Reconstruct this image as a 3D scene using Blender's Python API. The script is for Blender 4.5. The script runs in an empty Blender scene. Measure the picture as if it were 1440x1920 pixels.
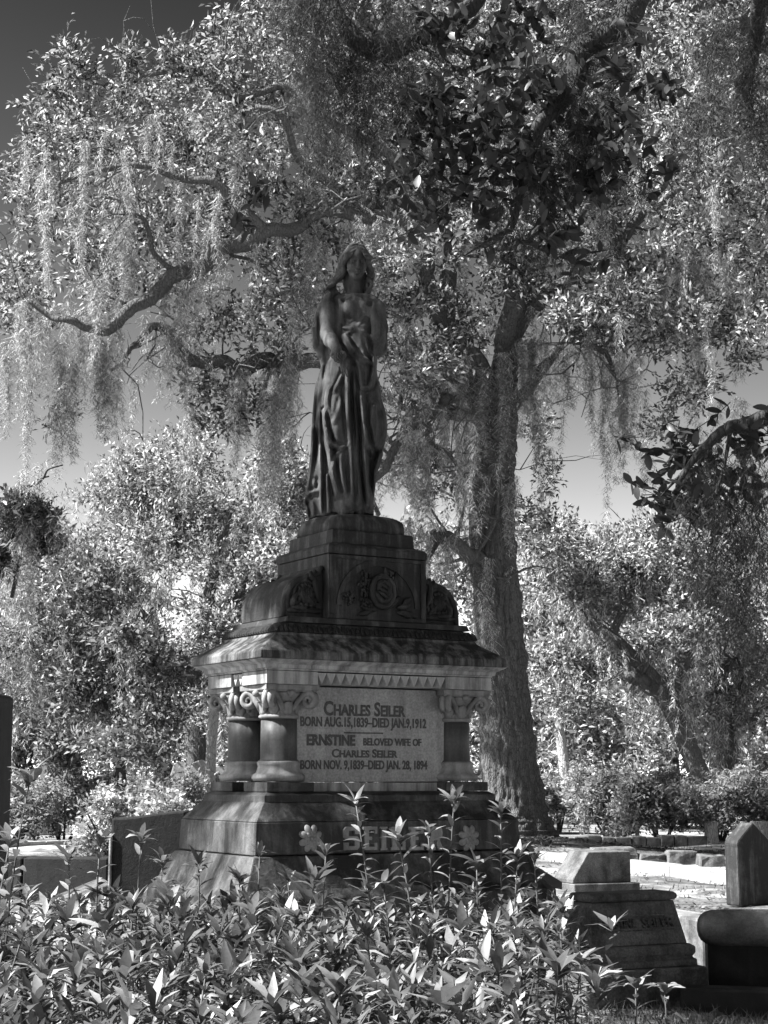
import bpy, bmesh, math, random
import numpy as np
from mathutils import Vector, Matrix

random.seed(7)
RNG = np.random.default_rng(11)
scene = bpy.context.scene

# ------------------------------------------------------------------ camera
F_PX, PW, PH = 3040.0, 1440.0, 1920.0
EYE = 1.35
PITCH = math.atan(495.0 / F_PX)
cam_data = bpy.data.cameras.new('camera')
cam = bpy.data.objects.new('camera', cam_data)
scene.collection.objects.link(cam)
cam.location = (0.0, 0.0, EYE)
cam.rotation_euler = (math.pi / 2 + PITCH, 0.0, 0.0)
cam_data.sensor_fit = 'VERTICAL'
cam_data.sensor_height = 24.0
cam_data.lens = 24.0 * F_PX / PH
cam_data.clip_start = 0.05
cam_data.clip_end = 3000.0
scene.camera = cam

# ------------------------------------------------------------------ sky, sun, exposure
SUN_EL = math.radians(47.0)
SUN_BACK = math.radians(-14.0)         # the sun stands to the left, a little on the camera's side
SUN_DIR = Vector((-math.cos(SUN_BACK) * math.cos(SUN_EL), math.sin(SUN_BACK) * math.cos(SUN_EL), math.sin(SUN_EL)))
world = bpy.data.worlds.new('World')
scene.world = world
world.use_nodes = True
wn, wl = world.node_tree.nodes, world.node_tree.links
wn.clear()
w_out = wn.new('ShaderNodeOutputWorld')
w_bg = wn.new('ShaderNodeBackground')
w_sky = wn.new('ShaderNodeTexSky')
w_sky.sky_type = 'NISHITA'
w_sky.sun_disc = False
w_sky.sun_elevation = SUN_EL
w_sky.sun_rotation = math.atan2(SUN_DIR.x, SUN_DIR.y)
w_sky.air_density = 1.0
w_sky.dust_density = 0.6
w_sky.ozone_density = 1.0
# black and white through a red filter: the red of the sky less some of its blue, alike over the whole sky
w_sep = wn.new('ShaderNodeSeparateColor')
w_mr = wn.new('ShaderNodeMath'); w_mr.operation = 'MULTIPLY'; w_mr.inputs[1].default_value = 2.2
w_mg = wn.new('ShaderNodeMath'); w_mg.operation = 'MULTIPLY_ADD'; w_mg.inputs[1].default_value = -0.78
w_mx = wn.new('ShaderNodeMath'); w_mx.operation = 'MAXIMUM'; w_mx.inputs[1].default_value = 0.0
wl.new(w_sky.outputs['Color'], w_sep.inputs['Color'])
wl.new(w_sep.outputs['Red'], w_mr.inputs[0])
wl.new(w_sep.outputs['Blue'], w_mg.inputs[0])
wl.new(w_mr.outputs[0], w_mg.inputs[2])
wl.new(w_mg.outputs[0], w_mx.inputs[0])
wl.new(w_mx.outputs[0], w_bg.inputs['Color'])
w_bg.inputs['Strength'].default_value = 0.098
wl.new(w_bg.outputs['Background'], w_out.inputs['Surface'])

sun_data = bpy.data.lights.new('sun', 'SUN')
sun_data.energy = 5.0
sun_data.angle = math.radians(0.53)
sun_data.color = (1.0, 1.0, 1.0)
sun = bpy.data.objects.new('sun', sun_data)
scene.collection.objects.link(sun)
sun.rotation_euler = SUN_DIR.to_track_quat('Z', 'Y').to_euler()
sun.location = SUN_DIR * 60

scene.view_settings.view_transform = 'Standard'
scene.view_settings.look = 'None'
scene.view_settings.exposure = 1.85
scene.view_settings.gamma = 1.0
scene.view_settings.use_curve_mapping = False
scene.cycles.max_bounces = 6
scene.cycles.diffuse_bounces = 1
scene.cycles.glossy_bounces = 2
scene.cycles.transmission_bounces = 4
scene.cycles.use_denoising = True
scene.cycles.denoiser = 'OPENIMAGEDENOISE'
scene.cycles.denoising_prefilter = 'ACCURATE'
scene.cycles.caustics_reflective = False
scene.cycles.caustics_refractive = False

# ------------------------------------------------------------------ placing
_cp, _sp = math.cos(PITCH), math.sin(PITCH)
def zat(py, Y):
    """height seen at picture row py at distance Y"""
    r = (960.0 - py) / F_PX
    return EYE + Y * (r * _cp + _sp) / (_cp - r * _sp)
def at(px, py, Y):
    """point at distance Y seen at picture position px, py"""
    z = zat(py, Y)
    depth = _cp * Y + _sp * (z - EYE)
    return Vector(((px - 720.0) / F_PX * depth, Y, z))

# ------------------------------------------------------------------ mesh helpers
COL = scene.collection
def link(o, parent=None):
    COL.objects.link(o)
    if parent is not None:
        o.parent = parent
    return o
def tag(o, label=None, cat=None, group=None, kind=None):
    if label: o['label'] = label
    if cat: o['category'] = cat
    if group: o['group'] = group
    if kind: o['kind'] = kind
    elif cat: o['kind'] = 'thing'
    return o
def empty(name, loc=(0, 0, 0), rz=0.0, parent=None):
    o = bpy.data.objects.new(name, None)
    o.empty_display_size = 0.2
    link(o, parent)
    o.location = loc
    o.rotation_euler = (0, 0, rz)
    return o
def np_mesh(name, V, Fq, mat=None, smooth=False):
    """mesh from an (n,3) array and an (m,3) or (m,4) array"""
    V = np.asarray(V, dtype=np.float32); Fq = np.asarray(Fq, dtype=np.int32)
    m = bpy.data.meshes.new(name)
    k = Fq.shape[1]
    m.vertices.add(len(V)); m.vertices.foreach_set('co', V.ravel())
    m.loops.add(Fq.size); m.loops.foreach_set('vertex_index', Fq.ravel())
    m.polygons.add(len(Fq))
    m.polygons.foreach_set('loop_start', np.arange(0, Fq.size, k, dtype=np.int32))
    m.polygons.foreach_set('loop_total', np.full(len(Fq), k, dtype=np.int32))
    if smooth:
        m.polygons.foreach_set('use_smooth', np.ones(len(Fq), dtype=bool))
    m.update(calc_edges=True)
    if mat is not None: m.materials.append(mat)
    return m
def np_obj(name, V, Fq, mat=None, parent=None, smooth=False):
    return link(bpy.data.objects.new(name, np_mesh(name, V, Fq, mat, smooth)), parent)

class MB:
    """collects shapes; build() links them as one mesh object"""
    def __init__(s): s.v = []; s.f = []
    def add(s, V, F):
        o = len(s.v); s.v += [tuple(p) for p in V]; s.f += [tuple(i + o for i in q) for q in F]; return s
    def box(s, x0, x1, y0, y1, z0, z1):
        return s.add([(x0,y0,z0),(x1,y0,z0),(x1,y1,z0),(x0,y1,z0),(x0,y0,z1),(x1,y0,z1),(x1,y1,z1),(x0,y1,z1)],
                     [(0,3,2,1),(4,5,6,7),(0,1,5,4),(1,2,6,5),(2,3,7,6),(3,0,4,7)])
    def rings(s, R, close=True, cap=True):
        """quads between rings of equal length"""
        n = len(R[0]); V = [p for r in R for p in r]; F = []
        for i in range(len(R) - 1):
            for j in range(n if close else n - 1):
                a, b = i*n + j, i*n + (j+1) % n
                F.append((a, b, b + n, a + n))
        if cap:
            F.append(tuple(range(n - 1, -1, -1))); F.append(tuple(range((len(R)-1)*n, len(R)*n)))
        return s.add(V, F)
    def stack(s, prof, cx=0.0, cy=0.0):
        """moulded stack on a rectangle: prof rows (z, half x, half y)"""
        return s.rings([[(cx-a,cy-b,z),(cx+a,cy-b,z),(cx+a,cy+b,z),(cx-a,cy+b,z)] for z, a, b in prof])
    def lathe(s, prof, n=24, c=(0,0,0), ang=0.0):
        return s.rings([[(c[0]+r*math.cos(ang+2*math.pi*k/n), c[1]+r*math.sin(ang+2*math.pi*k/n), c[2]+z) for k in range(n)] for r, z in prof])
    def prism(s, poly, y0, y1):
        """polygon in x,z (counter-clockwise seen from -y) pushed from y0 to y1"""
        n = len(poly)
        V = [(x, y0, z) for x, z in poly] + [(x, y1, z) for x, z in poly]
        F = [tuple(range(n)), tuple(range(2*n-1, n-1, -1))] + [(i, i+n, (i+1) % n + n, (i+1) % n) for i in range(n)]
        return s.add(V, F)
    def tube(s, P, R, n=8, cap=True):
        P = [Vector(p) for p in P]; rings = []
        if not hasattr(R, '__len__'): R = [R]*len(P)
        up = Vector((0.13, 0.21, 0.97))
        t0 = (P[1]-P[0]).normalized()
        a = t0.cross(up)
        if a.length < 1e-3: a = t0.cross(Vector((1,0,0)))
        a.normalize()
        for i, p in enumerate(P):
            t = (P[min(i+1, len(P)-1)] - P[max(i-1, 0)]).normalized()
            a = (a - t*a.dot(t)).normalized(); b = t.cross(a)
            rings.append([tuple(p + (a*math.cos(2*math.pi*k/n) + b*math.sin(2*math.pi*k/n))*R[i]) for k in range(n)])
        return s.rings(rings, cap=cap)
    def ball(s, c, r, n=10, m=7):
        rx, ry, rz = r if hasattr(r, '__len__') else (r, r, r)
        R = []
        for i in range(m + 1):
            t = math.pi*(0.02 + 0.96*i/m)
            R.append([(c[0]+rx*math.sin(t)*math.cos(2*math.pi*k/n), c[1]+ry*math.sin(t)*math.sin(2*math.pi*k/n), c[2]-rz*math.cos(t)) for k in range(n)])
        return s.rings(R)
    def xf(s, M):
        s.v = [tuple(M @ Vector(p)) for p in s.v]; return s
    def mesh(s, name, mat=None, smooth=False):
        m = bpy.data.meshes.new(name); m.from_pydata(s.v, [], s.f)
        bm = bmesh.new(); bm.from_mesh(m); bmesh.ops.recalc_face_normals(bm, faces=bm.faces[:]); bm.to_mesh(m); bm.free()
        if smooth: m.polygons.foreach_set('use_smooth', [True]*len(m.polygons))
        if mat: m.materials.append(mat)
        return m
    def build(s, name, mat=None, parent=None, smooth=False, bevel=0.0, segs=2):
        o = link(bpy.data.objects.new(name, s.mesh(name, mat, smooth)), parent)
        if bevel:
            b = o.modifiers.new('worn edges', 'BEVEL'); b.width = bevel; b.segments = segs; b.limit_method = 'ANGLE'; b.angle_limit = math.radians(35)
        return o

# ------------------------------------------------------------------ materials (the film is black and white)
def g(v, a=1.0): return (v, v, v, a)
def new_mat(name):
    m = bpy.data.materials.new(name); m.use_nodes = True
    nt = m.node_tree; b = nt.nodes['Principled BSDF']
    return m, nt, b
def nd(nt, t, **kw):
    n = nt.nodes.new(t)
    for k, v in kw.items(): setattr(n, k, v)
    return n
def coords(nt, scale=(1,1,1), obj=True, rot=(0,0,0)):
    tc = nd(nt, 'ShaderNodeTexCoord'); mp = nd(nt, 'ShaderNodeMapping')
    mp.inputs['Scale'].default_value = scale; mp.inputs['Rotation'].default_value = rot
    nt.links.new(tc.outputs['Object' if obj else 'Generated'], mp.inputs['Vector'])
    return mp.outputs['Vector']
def noise(nt, vec, scale, detail=6, rough=0.6, dist=0.0):
    n = nd(nt, 'ShaderNodeTexNoise'); n.inputs['Scale'].default_value = scale
    n.inputs['Detail'].default_value = detail; n.inputs['Roughness'].default_value = rough; n.inputs['Distortion'].default_value = dist
    nt.links.new(vec, n.inputs['Vector']); return n.outputs['Fac']
def ramp(nt, fac, stops):
    r = nd(nt, 'ShaderNodeValToRGB'); e = r.color_ramp.elements
    while len(e) < len(stops): e.new(0.5)
    for i, (p, v) in enumerate(stops): e[i].position = p; e[i].color = g(v)
    nt.links.new(fac, r.inputs['Fac']); return r.outputs['Color']
def mult(nt, a, b, fac=1.0, mode='MULTIPLY'):
    m = nd(nt, 'ShaderNodeMix', data_type='RGBA', blend_type=mode); m.inputs[0].default_value = fac
    nt.links.new(a, m.inputs[6]); nt.links.new(b, m.inputs[7]); return m.outputs[2]
def bump(nt, b, h, strength=0.4, dist=0.01):
    n = nd(nt, 'ShaderNodeBump'); n.inputs['Strength'].default_value = strength; n.inputs['Distance'].default_value = dist
    nt.links.new(h, n.inputs['Height']); nt.links.new(n.outputs['Normal'], b.inputs['Normal']); return n

def stone(name, light, dark, cover=0.5, streak=0.5, rough=0.75, speck=0.25, bstr=0.5, bdist=0.004, spec=0.3):
    """weathered stone: pale stone, black crust in patches and runs, grain, pitting"""
    m, nt, b = new_mat(name)
    v1 = coords(nt)
    vs = coords(nt, (9, 9, 0.9))
    patch = noise(nt, v1, 3.1, 9, 0.68, 0.4)
    runs = noise(nt, vs, 1.6, 6, 0.65, 0.2)
    mixf = nd(nt, 'ShaderNodeMix', data_type='FLOAT'); mixf.inputs[0].default_value = streak
    nt.links.new(patch, mixf.inputs[2]); nt.links.new(runs, mixf.inputs[3])
    c0 = 0.62 - 0.34*cover
    base = ramp(nt, mixf.outputs[0], [(max(0, c0-0.10), light), (c0+0.02, 0.5*(light+dark)), (min(1, c0+0.14), dark)])
    fine = noise(nt, v1, 70, 4, 0.7)
    sp = ramp(nt, fine, [(0.3, 1.0-speck), (0.7, 1.0+speck*0.6)])
    out = mult(nt, base, sp)
    nt.links.new(out, b.inputs['Base Color'])
    b.inputs['Roughness'].default_value = rough
    b.inputs['Specular IOR Level'].default_value = spec
    hm = nd(nt, 'ShaderNodeMath', operation='MULTIPLY_ADD'); hm.inputs[1].default_value = 2.2
    nt.links.new(noise(nt, v1, 16, 8, 0.7), hm.inputs[0]); nt.links.new(fine, hm.inputs[2])
    bump(nt, b, hm.outputs[0], bstr, bdist)
    return m
M = {}
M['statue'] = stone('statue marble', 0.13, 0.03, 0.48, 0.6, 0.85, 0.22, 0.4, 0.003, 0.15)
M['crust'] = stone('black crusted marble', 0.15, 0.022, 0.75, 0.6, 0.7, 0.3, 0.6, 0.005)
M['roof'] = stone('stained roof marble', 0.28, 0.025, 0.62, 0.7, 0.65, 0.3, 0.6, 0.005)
M['pale'] = stone('pale marble', 0.43, 0.10, 0.36, 0.75, 0.6, 0.12, 0.3, 0.003)
M['capital'] = stone('carved pale marble', 0.34, 0.11, 0.42, 0.5, 0.65, 0.15, 0.35, 0.003)
M['shaft'] = stone('polished dark granite', 0.10, 0.05, 0.4, 0.8, 0.5, 0.25, 0.1, 0.001, 0.25)
M['tablet'] = stone('speckled granite tablet', 0.38, 0.22, 0.32, 0.55, 0.55, 0.35, 0.25, 0.002)
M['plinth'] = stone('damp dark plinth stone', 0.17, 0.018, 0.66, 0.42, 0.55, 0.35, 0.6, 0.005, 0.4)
M['letter'] = stone('dark lettering', 0.13, 0.06, 0.45, 0.4, 0.8, 0.5, 0.1, 0.001)
M['nameletter'] = stone('raised name lettering', 0.34, 0.14, 0.4, 0.4, 0.6, 0.2, 0.3, 0.002)
M['marker'] = stone('lichened grave marker stone', 0.20, 0.045, 0.5, 0.25, 0.85, 0.5, 0.9, 0.008)
M['barrel'] = stone('grey coping cement', 0.20, 0.08, 0.5, 0.2, 0.85, 0.3, 0.5, 0.005)
M['coping'] = stone('weathered coping cement', 0.40, 0.12, 0.40, 0.2, 0.85, 0.35, 0.6, 0.005)
# ================================================================== the monument
YAW = math.radians(31.0)
CW, CD = 0.805, 0.41                    # half width and half depth of the entablature
_C = Vector((-0.692, 9.6, 0.0))         # its front left corner
_cy, _sy = math.cos(YAW), math.sin(YAW)
MON = Vector((_C.x + CW*_cy - CD*_sy, _C.y + CW*_sy + CD*_cy, 0.0))
mon = empty('grave_monument', MON, YAW)
tag(mon, 'tall tiered marble family monument with columns and inscribed tablet, carrying the statue', 'monument')
def zc(py, e=0.0):
    """height at picture row py on the near left corner moved out by e"""
    return zat(py, 9.6 - e*(_sy + _cy))
EPS = 0.0025
# lower courses
z_die0, z_die1 = zc(1605, .12), zc(1543, .12)
low = MB(); low.stack([(0, CW+.30, CD+.30), (zc(1690,.24), CW+.28, CD+.28), (zc(1672,.22), CW+.23, CD+.23), (z_die0-.02, CW+.15, CD+.15), (z_die0-.006, CW+.145, CD+.145)])
low.build('lower_base', M['plinth'], mon, bevel=.008)
die = MB(); die.stack([(z_die0, CW+.125, CD+.125), (z_die1, CW+.115, CD+.115)])
die.build('name_die', M['plinth'], mon, bevel=.006)
slope = MB(); z1 = zc(1506, .02); z2 = zc(1486, 0)
slope.stack([(z_die1+EPS, CW+.112, CD+.112), (z_die1+.02, CW+.10, CD+.10), (z1-.015, CW+.035, CD+.035), (z1, CW+.022, CD+.022), (z1+EPS, CW+.014, CD+.014), (z2-.018, CW+.012, CD+.012), (z2, CW-.02, CD-.02)])
slope.build('sloped_course', M['plinth'], mon, bevel=.004)
z3 = zc(1467, 0)
BX, BY = 0.315, 0.31                    # corner blocks
for sx in (-1, 1):
    for sy in (-1, 1):
        m = MB(); xa, ya = sx*(CW-.02), sy*(CD-.02)
        xb, yb = sx*(CW-.02-BX), sy*(CD-.02-BY)
        m.box(min(xa,xb), max(xa,xb), min(ya,yb), max(ya,yb), z2+EPS, z3)
        m.build('column_plinth', M['plinth'], mon, bevel=.004)
core = MB(); core.box(-CW+.19, CW-.19, -CD+.13, CD-.13, z2+EPS, z3-.004)
core.box(-CW+.24, CW-.24, -CD+.20, CD-.14, z3, zc(1284)-.004)
core.build('core', M['pale'], mon)
# columns
z_b1 = zc(1427); z_s1 = zc(1346); z_c1 = zc(1292); z_a0 = zc(1281)
cxo, cyo = CW - .180, CD - .185
def base_prof(r):
    h = z_b1 - z3
    return [(r*1.36, .004), (r*1.44, .02), (r*1.46, h*.20), (r*1.40, h*.34), (r*1.25, h*.42), (r*1.16, h*.56), (r*1.12, h*.72), (r*1.13, h*.78), (r*1.17, h*.84), (r*1.17, h*.94), (r*1.10, h*1.0)]
CR, KR = 0.112, 0.138
def leafblade(w, h, curl, n=7, thick=.008):
    """one carved leaf growing up and rolling outwards, base at origin, facing -y"""
    P = []
    for i in range(n + 1):
        t = i/n
        ww = w*(0.55 + 0.6*math.sin(math.pi*min(1, t*1.05))**0.8)*(1 - 0.55*t**4)
        y = -curl*(t**3) - .004; z = h*(t - 0.16*t**5)
        if t > .85: z -= curl*.35*(t-.85)/.15
        P.append([( -ww, y+.006, z), (-ww*.45, y-thick, z), (0, y-thick*.3, z+.002), (ww*.45, y-thick, z), (ww, y+.006, z), (0, y+.03, z-.004)])
    return P
def spiral(c, r0, turns, tube, ax, ay, n=26, sgn=1):
    """volute curl in the plane of vectors ax, ay"""
    P, R = [], []
    for i in range(n + 1):
        t = i/n; a = sgn*(math.pi/2 - t*turns*2*math.pi); r = r0*(1 - .8*t)
        P.append(Vector(c) + Vector(ax)*(r*math.cos(a)) + Vector(ay)*(r*math.sin(a))); R.append(tube*(1-.45*t))
    return P, R
for sx in (-1, 1):
    for sy in (-1, 1):
        col = empty('column', (sx*cxo, sy*cyo, 0), 0, mon)
        MB().lathe(base_prof(CR), 32, (0,0,z3+EPS)).build('column_base', M['capital'], col, True)
        MB().lathe([(CR*1.1, z_b1+EPS), (CR, z_b1+.012), (CR*.985, (z_b1+z_s1)/2), (CR*.97, z_s1)], 36).build('shaft', M['shaft'], col, True)
        m = MB(); H = z_c1 - z_s1
        m.lathe([(CR*1.0, z_s1+EPS), (CR*1.10, z_s1+.008), (CR*1.10, z_s1+.02), (CR*.97, z_s1+.03), (CR*.95, z_s1+H*.3), (CR*1.05, z_s1+H*.6), (KR*1.05, z_s1+H*.84), (KR*1.12, z_s1+H*.93)], 28)
        for k in range(8):
            R = leafblade(.036 if k % 2 else .042, H*(.76 if k % 2 else .58), .05 if k % 2 else .035, thick=.011)
            mm = Matrix.Rotation(math.radians(45*k), 4, 'Z') @ Matrix.Translation((0, -CR*.95, z_s1+.028))
            m.rings([[tuple(mm @ Vector(p)) for p in r] for r in R])
        for k in range(4):
            a = math.radians(45 + 90*k); o = Vector((math.cos(a), math.sin(a), 0))
            for s2 in (-1, 1):
                tdir = Vector((-math.sin(a), math.cos(a), 0))
                cc = o*(KR*1.36) + tdir*(s2*.017) + Vector((0,0,z_s1+H*.66))
                P, R = spiral(cc, .046, 1.4, .021, o, (0,0,1), 24)
                stem = [o*(CR*.9) + tdir*(s2*.055) + Vector((0,0,z_s1+H*.30)), o*(KR*.95) + tdir*(s2*.045) + Vector((0,0,z_s1+H*.62)), o*(KR*1.18) + tdir*(s2*.028) + Vector((0,0,z_s1+H*.86))]
                m.tube(stem + P, [.014, .018, .020] + R, 7)
        for k in range(4):
            a = math.radians(90*k)
            m.ball((KR*1.12*math.cos(a), KR*1.12*math.sin(a), z_s1+H*.90), (.026,.026,.022))
        m.build('capital', M['capital'], col, True)
        ab = MB()
        R = []
        for z, q in ((z_s1+H*.95, 1.17), (z_s1+H*1.0, 1.22), (z_s1+H*1.02, 1.26), (z_a0-EPS, 1.27)):
            ring = []
            for k in range(4):
                for j in range(8):
                    t = -1 + 2*j/8
                    w = KR*q*(1 + .12*abs(t)**2 - .10)
                    p = Vector((t*KR*q*1.02, -w, z)); p = Matrix.Rotation(math.radians(90*k), 3, 'Z') @ p
                    ring.append(tuple(p))
            R.append(ring)
        ab.rings(R); ab.build('abacus', M['capital'], col)
# entablature
z_a1 = zc(1256); z_m1 = zc(1243, .01); z_k1 = zc(1230, .05)
for sx in (-1, 1):
    for sy in (-1, 1):
        m = MB(); xa, ya = sx*CW, sy*CD; xb, yb = sx*(CW-.345), sy*(CD-.335)
        m.box(min(xa,xb), max(xa,xb), min(ya,yb), max(ya,yb), z_a0, z_a1)
        m.build('corner_block', M['pale'], mon, bevel=.003)
fz = MB(); fz.box(-CW+.075, CW-.075, -CD+.075, CD-.075, z_a0+.004, z_a1-EPS); fz.build('frieze_core', M['pale'], mon)
# the row of pointed teeth on each side: triangles hanging point down, the notches between them cut back below
def tooth_mesh(w, h, d):
    m = MB(); m.add([(-w/2,0,h),(w/2,0,h),(0,0,0),(-w/2,d,0),(w/2,d,0),(-w/2,d,h),(w/2,d,h)], [(0,2,1),(0,3,2),(1,2,4),(2,3,4),(0,1,6,5),(0,5,3),(1,4,6),(3,5,6,4)]); return m.mesh('tooth', M['pale'])
nt_, span = 14, 2*(CW-.345)
tm = tooth_mesh(span/nt_*.995, (z_a1-z_a0)*.86, .075)
for sy in (-1, 1):
    for k in range(nt_):
        o = link(bpy.data.objects.new('tooth', tm), mon)
        o.location = (-span/2 + span*(k+.5)/nt_, sy*(CD-.012), z_a0+.006)
        if sy > 0: o.rotation_euler = (0, 0, math.pi)
tm2 = tooth_mesh(.07, (z_a1-z_a0)*.86, .07)
for sx in (-1, 1):
    for k in (-.5, .5):
        o = link(bpy.data.objects.new('tooth', tm2), mon); o.location = (sx*(CW-.012), k*.072, z_a0+.006); o.rotation_euler = (0, 0, sx*math.pi/2)
cor = MB()
cor.stack([(z_a1+EPS, CW+.002, CD+.002), (z_a1+.012, CW+.004, CD+.004), (z_a1+.014, CW+.018, CD+.018), (z_m1-.004, CW+.022, CD+.022), (z_m1, CW+.03, CD+.03), (z_m1+.014, CW+.055, CD+.055), (z_k1-.012, CW+.074, CD+.074)])
cor.build('cornice', M['pale'], mon, bevel=.003)
z_r1 = zc(1185, -.10); z_r0 = z_k1 - .010
rf = MB()
rf.stack([(z_r0, CW+.082, CD+.082), (z_r0+.045, CW+.080, CD+.080), (z_r0+.06, CW+.066, CD+.066), (z_r1-.02, CW-.075, CD-.05), (z_r1+.0, CW-.085, CD-.055)])
rf.build('roof_slope', M['roof'], mon, bevel=.005)
# band of small upright leaves above the roof slope
z_t1 = zc(1168, -.13)
MB().stack([(z_r1+EPS, CW-.075, CD-.045), (z_t1-.02, CW-.115, CD-.075), (z_t1, CW-.12, CD-.08)]).build('leaf_band_core', M['crust'], mon)
lm = MB()
lm.rings([[(-.011,.004,0),(0,-.010,0),(.011,.004,0),(0,.012,0)], [(-.013,.004,.03),(0,-.012,.03),(.013,.004,.03),(0,.012,.03)], [(-.004,.006,.062),(0,.0,.064),(.004,.006,.062),(0,.012,.06)]])
leaf_m = lm.mesh('band_leaf', M['crust'])
hx, hy = CW-.072, CD-.043
per = [(-hx + 2*hx*(k+.5)/44, -hy, 0) for k in range(44)] + [(-hx, -hy + 2*hy*(k+.5)/22, -math.pi/2) for k in range(22)] + [(hx, -hy + 2*hy*(k+.5)/22, math.pi/2) for k in range(22)]
for x, y, a in per:
    o = link(bpy.data.objects.new('band_leaf', leaf_m), mon); o.location = (x, y, z_r1+.006)
    o.rotation_euler = (math.radians(-38)*1.0, random.uniform(-.15,.15), a); o.scale = (1, 1, random.uniform(.9,1.1))
# upper stage: plinth, die with arched panel, scrolls at either side
UX, UY = .355, .345                     # half size of the die
z_u0 = z_t1 + EPS; z_u1 = z_u0 + .035
MB().stack([(z_u0, UX+.31, UY+.03), (z_u1, UX+.295, UY+.025)]).build('upper_plinth', M['crust'], mon, bevel=.005)
z_d1 = zat(1022, 9.89)
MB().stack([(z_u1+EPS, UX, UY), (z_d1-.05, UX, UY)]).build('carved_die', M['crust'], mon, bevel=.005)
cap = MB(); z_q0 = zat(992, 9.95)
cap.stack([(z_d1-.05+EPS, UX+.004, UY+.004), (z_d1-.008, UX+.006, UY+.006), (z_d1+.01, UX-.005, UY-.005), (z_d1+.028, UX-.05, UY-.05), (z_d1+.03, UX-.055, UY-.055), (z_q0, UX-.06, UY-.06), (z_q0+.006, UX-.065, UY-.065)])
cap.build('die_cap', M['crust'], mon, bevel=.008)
# raised border and arch on the front of the die
z_f0 = z_u1 + .07; z_f1 = z_d1 - .075
yf = -UY - .012
fr = MB()
fr.box(-UX+.01, -UX+.045, yf, -UY+.01, z_u1+.03, z_d1-.055); fr.box(UX-.045, UX-.01, yf, -UY+.01, z_u1+.03, z_d1-.055)
fr.box(-UX+.0455, UX-.0455, yf+.001, -UY+.01, z_f1-.002, z_d1-.056)
arch = []
ar, aw = .30, .035
zc0 = z_f0 + .02
outer = [( (ar)*math.cos(a), zc0 + (z_f1 - zc0)*math.sin(a)) for a in np.linspace(0, math.pi, 29)]
inner = [( (ar-aw)*math.cos(a), zc0 + (z_f1 - zc0 - aw)*math.sin(a)) for a in np.linspace(0, math.pi, 29)]
for i in range(28):
    q = [outer[i], outer[i+1], inner[i+1], inner[i]]
    fr.prism([(x, z) for x, z in q], -UY-.009, -UY+.006)
fr.build('arched_border', M['crust'], mon)
# scrolls
def scroll_profile(x_in, x_out, z0, z1, n=18):
    """quarter scroll: steep at its foot, swelling, then sweeping up against the die"""
    P = [(0, z0), (x_out, z0)]
    hh = z1 - z0
    for t, u in ((1.0,.05),(1.0,.14),(.99,.26),(.965,.38),(.92,.50),(.85,.60),(.76,.685),(.65,.745),(.53,.785),(.40,.815),(.28,.84),(.16,.875),(.07,.925),(.0,1.0)):
        P.append((x_out*t, z0 + hh*u))
    return P
zs0, zs1 = z_u1 + EPS, zat(1062, 10.0)
for sx in (-1, 1):
    s = empty('side_scroll', (sx*(UX+EPS), 0, 0), 0, mon)
    P = [(sx*x, z) for x, z in scroll_profile(0, .285, zs0, zs1)]
    if sx < 0: P = P[::-1]
    MB().prism(P, -UY+.07, UY-.07).build('scroll_body', M['crust'], s, bevel=.004)
    # front and back rim bands following the curve, medallion and leaves inside
    for sy in (-1, 1):
        y0 = sy*(UY-.07)
        rim = MB()
        pts = scroll_profile(0, .285, zs0, zs1)[2:]
        rim.tube([(sx*(x-.016 if x > .02 else x+.004), y0-.0*sy, z-.012) for x, z in pts], .018, 8)
        rim.tube([(sx*x, y0, zs0+.045) for x in (.02, .10, .2, .27)], [.02, .016, .018, .014], 8)
        rim.build('scroll_rim', M['crust'], s, True)
        med = MB(); cz = zs0 + (zs1-zs0)*.42; cx = sx*.125
        ringp = [(cx + .078*math.cos(a), y0, cz + .092*math.sin(a)) for a in np.linspace(0, 2*math.pi, 26)]
        med.tube(ringp, .012, 8, cap=False)
        for k in range(9):
            a = math.radians(-20 + 220*k/8)
            med.ball((cx + .05*math.cos(a), y0+sy*.008, cz + .062*math.sin(a)), (.015,.016,.02))
        for k in range(5):
            t = (k-2)/2
            med.tube([(cx + t*.012, y0+sy*.012, cz-.05), (cx + t*.034, y0+sy*.022, cz), (cx + t*.030, y0+sy*.012, cz+.05)], [.010,.013,.010], 7)
        for t in (-1, 0, 1): med.ball((cx + t*.035, y0+sy*.012, cz-.062), (.02,.016,.016))
        med.build('shell_medallion', M['crust'], s, True)
        lf = MB()
        for bx, bz, a, L in ((.03, zs0+.10, 82, .20), (.055, zs0+.07, 60, .10), (.22, zs0+.06, 120, .12), (.055, cz+.09, 60, .06), (.10, zs0+.055, 5, .12)):
            a = math.radians(a); d = Vector((sx*math.cos(a), 0, math.sin(a)))
            P = [Vector((sx*bx, y0+sy*.004, bz)) + d*(L*t) + Vector((sx*.02*math.sin(3*t), sy*.012*math.sin(math.pi*t), 0)) for t in np.linspace(0, 1, 6)]
            lf.tube(P, [.008,.017,.02,.018,.012,.014], 8)
        lf.build('carved_leaf_spray', M['crust'], s, True)
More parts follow.
